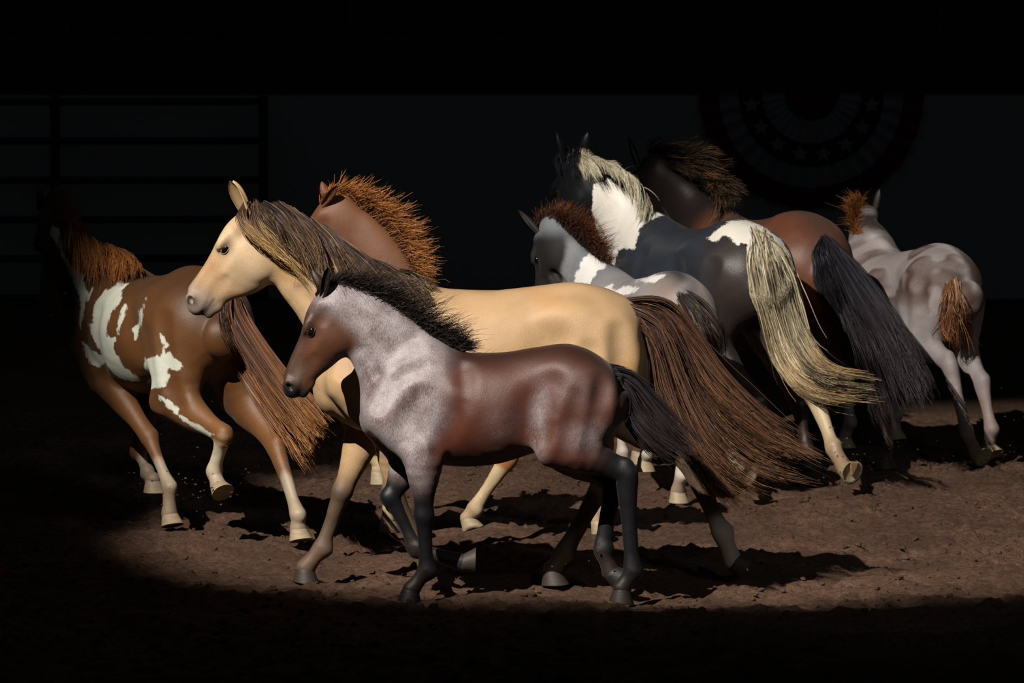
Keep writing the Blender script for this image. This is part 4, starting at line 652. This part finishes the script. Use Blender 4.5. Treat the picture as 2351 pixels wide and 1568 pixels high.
def build_horse(key, label, cat, coat, mane=None, tail=None, forelock=None, hooves=('dark',) * 4, group=None, hair_r=.0017, lid=False, tail_n=800, mane_n=800, dens=2.6, tail_spread=(.010, .03), mane_spread=(.008, .02), wave=.012, sole=-1, ear_w=.037, dirt=.55, streak=None, mat_kw={}):
    H = POSE[key]; S = H['S']
    if key in ('buckskin', 'roan', 'chestnut'):
        for g in H['tail']: g[0] = [g[0][0] + .05 * S, g[0][1], g[0][2] - .02 * S]
    prims = horse_prims(H)
    G = np.array([spline(g, 8) for g in H['tail']]); mid = G.mean(0); k = max(3, len(mid) // 5)
    dock = mid[:k] - np.array((0, 0, .035 * S)); prims.insert(2, Tube([list(p) + [r, r] for p, r in zip(dock, np.linspace(.024, .008, k) * S)], .06, m=1))
    B = Body(prims, H['vox'])
    root = empty(H['name'], (*H['loc'], 0), H['rz']); tag(root, label, cat, group)
    B.V = B.V + B.N * ((vnoise(B.V[:, 0] + B.V[:, 1] * .6, B.V[:, 2] - B.V[:, 1] * .8, 7., 31) * .008 + vnoise(B.V[:, 0] - B.V[:, 1], B.V[:, 2] + B.V[:, 1], 17., 32) * .003) * S)[:, None]
    sk = Skin(B, H); col, roan, earc = coat(sk)
    col = mixc(col, (112, 88, 72), sm(sk.lt + sk.n2 * .8 + sk.n1 * .5, 1.3, 2.5) * dirt)      # dried dirt on the lower legs
    mat = coat_material(key + '_coat', **mat_kw)
    body = mesh_obj('body', B.V, B.Q, mat, root)
    patch = np.full(sk.n, -1.)
    for face, axis, poly in H['patch']:      # outline of a white marking in the plane it faces, on the skin that faces the same way
        ok = B.N @ np.array(face) < .2
        d = poly_sd(np.stack([B.V[ok] @ np.array(axis), B.V[ok, 2]], 1), np.array(poly)); patch[ok] = np.maximum(patch[ok], d)
    if hasattr(sk, 'white'): patch = np.maximum(patch, sk.white)
    if hasattr(sk, 'nowhite'): patch = np.minimum(patch, sk.nowhite)
    attr(body, 'coat', np.clip(col, 0, 1), 'FLOAT_COLOR'); attr(body, 'patch', patch); attr(body, 'roan', roan)
    for q, (j, hk) in enumerate(zip(H['fore'] + H['hind'], hooves)):
        make_hoof(j, H['leg'], HOOF[hk], root, sole == q)
    fr = head_frame(H['head']); L = fr[1]
    for (b, t_), sg in zip(H['ears'], (1, -1)):
        b, t_ = np.array(b), np.array(t_); b0 = head_pt(fr, .045, .05, sg * .105 * H['head'].get('wide', 1.)); t_ = b0 + nrm(t_ - b) * (np.linalg.norm(t_ - b) * .65 + .085 * S); b = b0
        make_ear(b, t_, fr[3] * sg * .75 + fr[4] * .6 + np.array(H.get('ear_open', (0, 0, 0))), ear_w * S, mat, root, earc)
    wd = H['head'].get('wide', 1.)
    for sg in (1, -1):
        ls = np.linspace(.30, .03, 136); dd = B.sample(np.array([head_pt(fr, .42, .082, sg * l) for l in ls])); r = .043 * L
        c = head_pt(fr, .42, .082, sg * ls[np.argmax(dd < 0)]) - fr[3] * sg * r * .48
        e = uv_ball('eye', c, r, M_EYE, root, [fr[2], fr[4], fr[3]], (1.25, .95, 1.))
        if lid: eyelid(c, r, fr, sg, mat, e, earc * .6)
    if mane:
        if 'mane' in H: C, g = guided(H['mane'], int(mane_n * dens), 12, *mane_spread, wave=wave, clumps=80); C = strays(C, 110, .03)
        else: C = upright(H['crest'], dict(H['upright'], n=int(H['upright']['n'] * dens))); g = RNG.random(len(C))
        C[:, 1:] = B.push(C[:, 1:], .007); o = strand_mesh('mane', C, hair_r, hair_r * .25, pick_colors(mane[0], len(C)), pick_colors(mane[1], len(C)), root)
    if forelock:
        C, g = guided(H['forelock'], 420, 12, .010, .02, wave=.01, clumps=22); C[:, 1:] = B.push(C[:, 1:], .008)
        strand_mesh('forelock', C, hair_r, hair_r * .25, pick_colors(forelock[0], len(C)), pick_colors(forelock[1], len(C)), root)
    C, g = guided(H['tail'], int(tail_n * dens), 18, tail_spread[0], tail_spread[1], wave=wave * 1.4, clumps=75); C = strays(C, 70, .05); C[:, 3:] = B.push(C[:, 3:], .010)
    ca, cb = pick_colors(tail[0], len(C)), pick_colors(tail[1], len(C))
    if streak is not None:      # a dark lock runs down the middle of the tail
        dk = (np.abs(g - streak[0]) < streak[1]) & (RNG.random(len(C)) < .75); ca[dk] = ca[dk] * .92; cb[dk] = lin((58, 52, 48)) * RNG.uniform(.7, 1.3, (dk.sum(), 1))
    strand_mesh('tail', C, hair_r * 1.15, hair_r * .3, ca, cb, root)
    return root, B

# ---------------------------------------------------------------- the eight coats
def c_buckskin(s):
    c = s.base((174, 143, 106)); c = mixc(c, (196, 166, 128), s.neck * .5); c = mixc(c, (186, 162, 130), s.hw * .8)
    c = mixc(c, (172, 128, 80), sm(s.n1, .05, .35) * .5 * (s.lt < .3))
    c = mixc(c, (150, 112, 74), np.exp(-(s.y / .05) ** 2) * sm(-s.down, -.10, .0) * .6 * (1 - s.neck))
    dark = sm(s.lt, .62, 1.05); c = mixc(c, (66, 52, 42), dark * .92); c = mixc(c, (170, 156, 142), (s.li == 3) * sm(s.lt, 1.70, 1.85))
    c = mixc(c, (104, 88, 74), s.head * np.exp(-(((s.ht - .42) / .075) ** 2 + ((s.hv - .09) / .05) ** 2)) * .7)
    c = mixc(c, (120, 112, 106), s.head * sm(s.ht, .70, .98) * .75); c = mixc(c, (60, 54, 52), s.head * sm(s.ht, .88, 1.02) * sm(s.hv, .16, .24) * .8)
    nos = s.head * np.exp(-(((s.ht - .995) / .035) ** 2 + ((s.hv - .095) / .05) ** 2)) * (np.abs(s.hl) > .06); c = mixc(c, (30, 24, 22), np.clip(nos * 1.3, 0, 1) * .9)
    lip = s.head * np.exp(-((s.hv - .243) / .014) ** 2) * sm(s.ht, .82, .88); c = mixc(c, (28, 24, 22), lip * .85)
    return c, np.zeros(s.n), lin((176, 146, 106))
def c_roan(s):
    c = s.base((78, 41, 29)); c = mixc(c, (40, 26, 23), sm(-s.down, -.10, -.01) * .75 * (1 - s.neck * .6))
    roan = sm(s.x + s.n1 * .16 + (s.z - .9) * .12, .20, .36) * (1 - s.hw) * .95
    roan = np.maximum(roan, .75 * np.exp(-((s.x + .21 + (s.z - .95) * .10) / .045) ** 2) * sm(s.z, 1.16, .9) * (s.lt < .2))
    roan = np.maximum(roan, .7 * np.exp(-(((s.x + .47) / .13) ** 2 + ((s.z - .80) / .07) ** 2)))
    roan = np.maximum(roan, .18 * np.exp(-(((s.x + .40) / .20) ** 2 + ((s.z - 1.02) / .10) ** 2)) + .22 * np.exp(-(((s.x + .02) / .09) ** 2 + ((s.z - .86) / .12) ** 2)))
    c = mixc(c, (84, 52, 36), s.hw); c = mixc(c, (52, 38, 32), s.hw * sm(s.hv, .12, .0) * .7)
    c = mixc(c, (98, 90, 84), s.head * np.exp(-(((s.ht - .86) / .10) ** 2 + ((s.hv - .12) / .05) ** 2)) * .75)
    c = mixc(c, (34, 30, 30), s.head * sm(s.ht, .90, 1.0))
    dark = sm(s.lt, .25, .80); c = mixc(c, (20, 19, 23), dark); roan *= 1 - dark
    c = mixc(c, (60, 40, 34), np.exp(-((s.z - .62) / .05) ** 2) * (s.lt < .2) * .8)
    return c, np.clip(roan, 0, 1), lin((52, 38, 32))
def c_chestnut(s):
    c = s.base((106, 68, 44)); c = mixc(c, (84, 48, 28), s.hw * .8); c = mixc(c, (150, 100, 56), sm(s.lt, .3, 1.))
    c = mixc(c, (184, 164, 128), sm(s.lt, 1.1, 1.2)); return c, np.zeros(s.n), lin((104, 62, 36))
def c_brownpinto(s):
    c = s.base((88, 56, 28)); c = mixc(c, (60, 38, 21), sm(-s.down, -.22, -.02) * .7); c = mixc(c, (120, 80, 46), sm(s.lt, .1, .8) * .7)
    c = mixc(c, (164, 150, 128), sm(s.lt + s.n2 * .3, 1.3, 1.6)); s.white = np.where(s.head > .5, .12 - np.abs(s.hl) * 1.4 - np.abs(s.hv) * .3, -1.) - .04
    c = mixc(c, (196, 184, 158), (s.li == 2) * sm(s.lt + s.n2 * .2, 1.05, 1.15))
    return c, np.zeros(s.n), lin((84, 50, 28))
def c_greypinto(s):
    c = s.base((136, 132, 133)); c = mixc(c, (100, 107, 114), s.neck * .8); c = mixc(c, (132, 116, 104), sm(-s.x, .30, .5) * .8); c = mixc(c, (58, 56, 58), np.exp(-(s.y / .07) ** 2) * sm(-s.x, .15, .4) * sm(-s.down, -.2, -.05))
    c = mixc(c, (206, 196, 180), sm(s.lt + s.n2 * .3, .3, .6)); c = mixc(c, (150, 126, 104), sm(s.lt, 1.7, 2.5) * .6)
    c = mixc(c, (22, 18, 17), s.head * sm(s.ht, .0, .22)); return c, sm(s.n1, -.1, .3) * .5 * (1 - s.head), lin((34, 26, 22))  # dark brown head, deepened to near black to paint in the shade on the face
def c_blackpinto(s):
    c = s.base((42, 47, 55)); c = mixc(c, (54, 43, 38), sm(-s.x, .30, .7) * .8); c = mixc(c, (17, 17, 20), np.maximum(s.hw, s.neck * .9))
    c = mixc(c, (44, 36, 33), sm(s.down, .35, .6) * .6)
    c = mixc(c, (190, 172, 138), sm(s.lt + s.n2 * .2, 1.05, 1.15) * (s.li >= 2)); c = mixc(c, (140, 108, 76), sm(s.lt, 1.6, 2.4) * .6 * (s.li >= 2))
    return c, np.zeros(s.n), lin((22, 22, 24))
def c_bay(s):
    c = s.base((96, 57, 40)); c = mixc(c, (70, 58, 54), np.exp(-(s.y / .10) ** 2) * sm(-s.down, -.14, -.02) * .6); c = mixc(c, (21, 19, 19), np.maximum(sm(s.x + s.n1 * .1, .40, .60) * .95, s.hw))
    c = mixc(c, (40, 28, 24), sm(s.lt, .4, 1.)); return c, np.zeros(s.n), lin((24, 22, 22))
def c_pale(s):
    c = s.base((134, 126, 126)); c = mixc(c, (72, 51, 43), sm(s.n1 + s.n2 * .5, -.08, .06) * sm(-s.down, -.46, -.26) * .95)
    c = mixc(c, (48, 40, 36), np.maximum(s.hw, sm(s.z, 1.30, 1.40) * s.neck)); c = mixc(c, (128, 104, 92), sm(s.lt, .9, 1.5) * .5)  # head and neck coloured dark to stand in for the shade there
    roan = .75 * np.exp(-(s.y / .035) ** 2) * sm(-s.down, -.12, -.03) + .30 * sm(s.n2, -.05, .35)
    return c, np.clip(roan, 0, 1), lin((38, 31, 27))  # ear colour darkened with the same painted shade

BR = ((74, 50, 36), (52, 36, 28), (104, 74, 50), (136, 104, 74))
build_horse('buckskin', 'tan buckskin horse with dark flowing mane walking left behind the roan foal', 'horse', c_buckskin,
    mane=([((58, 43, 36), 3), ((38, 32, 32), 3), ((98, 76, 58), 2)], [((92, 70, 52), 3), ((150, 120, 86), 1.4), ((56, 43, 37), 3)]),
    forelock=([((96, 74, 56), 2), ((60, 48, 42), 1)], [((190, 156, 104), 2), ((140, 108, 70), 1)]),
    tail=([((78, 52, 40), 3), ((58, 40, 34), 2), ((104, 74, 52), 1)], [((84, 56, 40), 2), ((122, 86, 56), 2), ((56, 40, 34), 2)]),
    hooves=('dark', 'dark', 'dark', 'dark'), lid=True, dirt=.3, tail_n=1300, mane_n=1100, tail_spread=(.012, .035), wave=.016, mat_kw=dict(mottle=.07))
build_horse('roan', 'small brown and grey roan foal with black legs in front of the buckskin horse', 'foal', c_roan,
    mane=([((26, 22, 22), 3), ((40, 32, 30), 2)], [((30, 25, 24), 3), ((58, 44, 38), 2)]),
    tail=([((44, 40, 46), 2), ((34, 28, 30), 3)], [((52, 40, 38), 2), ((34, 28, 28), 2)]), hooves=('black', 'dark', 'dark', 'black'), lid=True, dirt=.12, tail_n=1200, tail_spread=(.010, .020), wave=.006, hair_r=.0015, ear_w=.034, mat_kw=dict(pale=(160, 153, 156), mottle=.10, rough=.45))
build_horse('chestnut', 'chestnut foal with bristling orange mane half hidden behind the buckskin horse', 'foal', c_chestnut,
    mane=([((108, 66, 34), 3), ((84, 50, 26), 2)], [((180, 120, 66), 3), ((150, 94, 48), 2)]), tail=([((100, 56, 30), 1)], [((130, 76, 40), 1)]), hooves=('pale',) * 4, tail_n=350, hair_r=.0017, ear_w=.034)
build_horse('brownpinto', 'brown and white pinto horse trotting away at the left', 'horse', c_brownpinto,
    mane=([((110, 66, 32), 3), ((84, 50, 26), 2)], [((140, 88, 44), 3), ((104, 62, 32), 2)]),
    tail=([((84, 56, 42), 2), ((48, 36, 34), 2), ((116, 78, 54), 1)], [((140, 94, 54), 3), ((176, 132, 96), 1), ((96, 64, 38), 2)]), hooves=('pale',) * 4, tail_n=1100, tail_spread=(.012, .024), wave=.010, mat_kw=dict(white=(194, 198, 184), rough=.48, ragged=.045))
build_horse('greypinto', 'grey and white pinto foal between the buckskin and the black pinto horse', 'foal', c_greypinto,
    mane=([((52, 36, 28), 3), ((36, 28, 24), 2)], [((126, 72, 42), 3), ((60, 44, 36), 2)]),
    tail=([((60, 48, 42), 2), ((40, 36, 36), 2), ((170, 156, 130), .2)], [((78, 56, 44), 3), ((50, 40, 36), 2)]), hooves=('pale',) * 4, tail_n=600, hair_r=.0016, ear_w=.034, mat_kw=dict(white=(222, 220, 216), rough=.66))
build_horse('blackpinto', 'black and white pinto horse with long cream tail trotting away', 'horse', c_blackpinto,
    mane=([((190, 184, 160), 3), ((160, 152, 128), 2)], [((214, 208, 184), 3), ((176, 164, 136), 2)]),
    forelock=([((26, 26, 30), 1)], [((34, 34, 40), 1)]),
    tail=([((204, 196, 172), 4), ((178, 162, 128), 2), ((70, 66, 62), 1.0)], [((172, 142, 98), 3), ((204, 184, 146), 1.4), ((84, 72, 60), 1.4)]), hooves=('pale', 'pale', 'pale', 'pale'), tail_n=1400, tail_spread=(.026, .022), wave=.010, sole=3, streak=(.62, .12), mat_kw=dict(white=(226, 222, 212), rough=.36))
build_horse('bay', 'bay horse with black mane and long black tail beyond the black pinto horse', 'horse', c_bay,
    mane=([((22, 20, 21), 4), ((36, 29, 26), 1)], [((34, 29, 27), 3), ((96, 70, 42), 1.2), ((128, 94, 54), .8)]),
    tail=([((38, 38, 44), 3), ((28, 26, 30), 2)], [((52, 44, 48), 3), ((66, 52, 54), 1), ((30, 28, 32), 1)]), hooves=('dark',) * 4, dirt=.2, tail_n=1300, tail_spread=(.014, .034), mane_spread=(.012, .075), wave=.018, mat_kw=dict(rough=.4))
build_horse('pale', 'pale grey roan foal with fluffy brown tail at the far right', 'foal', c_pale,
    mane=([((110, 68, 32), 3), ((70, 46, 28), 2)], [((150, 96, 48), 3), ((90, 60, 34), 2)]),
    tail=([((130, 88, 60), 2), ((168, 140, 112), 1), ((96, 62, 42), 2)], [((120, 76, 48), 3), ((160, 112, 74), 1)]), hooves=('pale',) * 4, tail_n=900, tail_spread=(.008, .026), wave=.018, hair_r=.0017, ear_w=.034, mat_kw=dict(pale=(176, 170, 170)))

# ---------------------------------------------------------------- pipe gate at the left of the wall
gate = empty('pipe_gate', (0, WY - .35, 0)); tag(gate, 'black pipe-rail gate standing before the grey wall at the left', 'gate')
for k in range(6): pipe('rail', [(-6.2, 0, 1.80 - k * .355), (-2.26, 0, 1.805 - k * .355)], .034, M_PIPE, gate)
for x in (-4.13, -2.25, -6.15): pipe('post', [(x, 0, 0), (x, 0, 1.86)], .045, M_PIPE, gate)

# ---------------------------------------------------------------- pleated fan bunting on the wall
M_RED = plain('bunting_red', (92, 18, 24), .9); M_WHITE = plain('bunting_white', (150, 150, 156), .9); M_BLUE = plain('bunting_blue', (14, 18, 44), .9)
bun = empty('bunting', (2.72, WY - .054, 1.88)); tag(bun, 'pleated red white and blue half-round bunting with stars on the wall', 'bunting')
def fan(r0, r1, y):
    n, V, F = 73, [], []
    for r in np.linspace(r0, r1, 4):
        for i in range(n):
            a = math.pi + math.pi * i / (n - 1); z = -.035 * math.cos(i * math.pi / 2) * r
            V.append((math.cos(a) * r * (1 + .02 * math.sin(a) ** 2), y + z - .03, math.sin(a) * r * 1.03))
    V += [(x, yy + .012, z) for x, yy, z in V]; h = 4 * n
    for j in range(3):
        for i in range(n - 1):
            a = j * n + i; F += [(a, a + 1, a + n + 1, a + n), (h + a, h + a + n, h + a + n + 1, h + a + 1)]
    return V, F
for nm, r0, r1, m in (('red_centre', .0, .25, M_RED), ('white_band', .25, .45, M_WHITE), ('blue_band', .45, .66, M_BLUE), ('white_band', .66, .84, M_WHITE), ('red_border', .84, 1.02, M_RED)):
    V, F = fan(r0, r1, 0.); mesh_obj(nm, V, F, m, bun, False)
for i in range(8):
    a = math.pi + math.pi * (i + .5) / 8; c = np.array((math.cos(a) * .555, -.085, math.sin(a) * .57)); bm = bmesh.new(); ring = []
    for k in range(10):
        r = .085 if k % 2 == 0 else .036; q = k * math.pi / 5 + math.pi / 2; ring.append((c[0] + r * math.cos(q), c[2] + r * math.sin(q)))
    f0 = [bm.verts.new((x, c[1], z)) for x, z in ring]; f1 = [bm.verts.new((x, c[1] + .01, z)) for x, z in ring]
    bm.faces.new(f0); bm.faces.new(f1[::-1])
    for k in range(10): bm.faces.new((f0[k], f1[k], f1[(k + 1) % 10], f0[(k + 1) % 10]))
    bmesh.ops.recalc_face_normals(bm, faces=bm.faces); bm_obj('star', bm, M_WHITE, bun)

# ---------------------------------------------------------------- rail of the dark stand
rail = empty('stand_railing', (0, WY + 1.25, 0)); tag(rail, 'thin dark railing of the spectator stand above the wall', 'railing')
pipe('rail', [(-8, 0, 2.36), (8, 0, 2.36)], .02, M_RAIL, rail, 8)
for x in (-4.15, -1.5, 1.2, 4.0): pipe('post', [(x, 0, 1.5), (x, 0, 2.9)], .02, M_RAIL, rail, 8)

# ---------------------------------------------------------------- loose dirt: clods on the ground, crumbs kicked up by the hooves
def lump_mesh(n, pos, size, seed):
    r = np.random.default_rng(seed); bm = bmesh.new(); bmesh.ops.create_icosphere(bm, subdivisions=1, radius=1.)
    bv = np.array([v.co[:] for v in bm.verts]); bf = np.array([[v.index for v in f.verts] for f in bm.faces]); bm.free()
    sc = r.uniform(.35, 1.35, (n, len(bv), 1)) * size[:, None, None] * np.array((1.15, 1.15, .75)); ang = r.uniform(0, 6.3, n)
    V = bv[None] * sc; c, s = np.cos(ang)[:, None], np.sin(ang)[:, None]; V = np.stack([V[..., 0] * c - V[..., 1] * s, V[..., 0] * s + V[..., 1] * c, V[..., 2]], -1) + pos[:, None]
    return V.reshape(-1, 3), (bf[None] + np.arange(n)[:, None, None] * len(bv)).reshape(-1, 3)
n = 7600; px = RNG.uniform(-4.6, 5.2, n); py = RNG.uniform(23.4, 34., n); sz = .004 + .018 * RNG.random(n) ** 3.
V, F = lump_mesh(n, np.stack([px, py, dirt_height(px, py) + sz * .3], 1), sz, 5)
o = mesh_obj('dirt_clods', V, F, M_DIRT, None, False); tag(o, 'small dirt clods scattered over the arena floor', 'dirt', kind='stuff')
pts = []
for k, li, m in (('brownpinto', 2, 40), ('brownpinto', 0, 25), ('pale', 2, 40), ('blackpinto', 3, 40), ('bay', 3, 22), ('roan', 3, 12)):
    H = POSE[k]; t = np.array((H['fore'] + H['hind'])[li][-1]); c, s = math.cos(H['rz']), math.sin(H['rz'])
    w = np.array((H['loc'][0] + c * t[0] - s * t[1], H['loc'][1] + s * t[0] + c * t[1], t[2]))
    pts.append(w + np.abs(RNG.normal(0, 1, (m, 3))) * np.array((.16, .1, .15)) * np.where(RNG.random((m, 3)) < (.5, .5, 0), -1, 1) + (0, 0, .03))
pts = np.vstack(pts); sz = RNG.uniform(.0025, .008, len(pts)); V, F = lump_mesh(len(pts), pts, sz, 6)
o = mesh_obj('flying_dirt', V, F, M_DIRT, None, False); tag(o, 'crumbs of dirt kicked up around the hooves', 'dirt', kind='stuff')
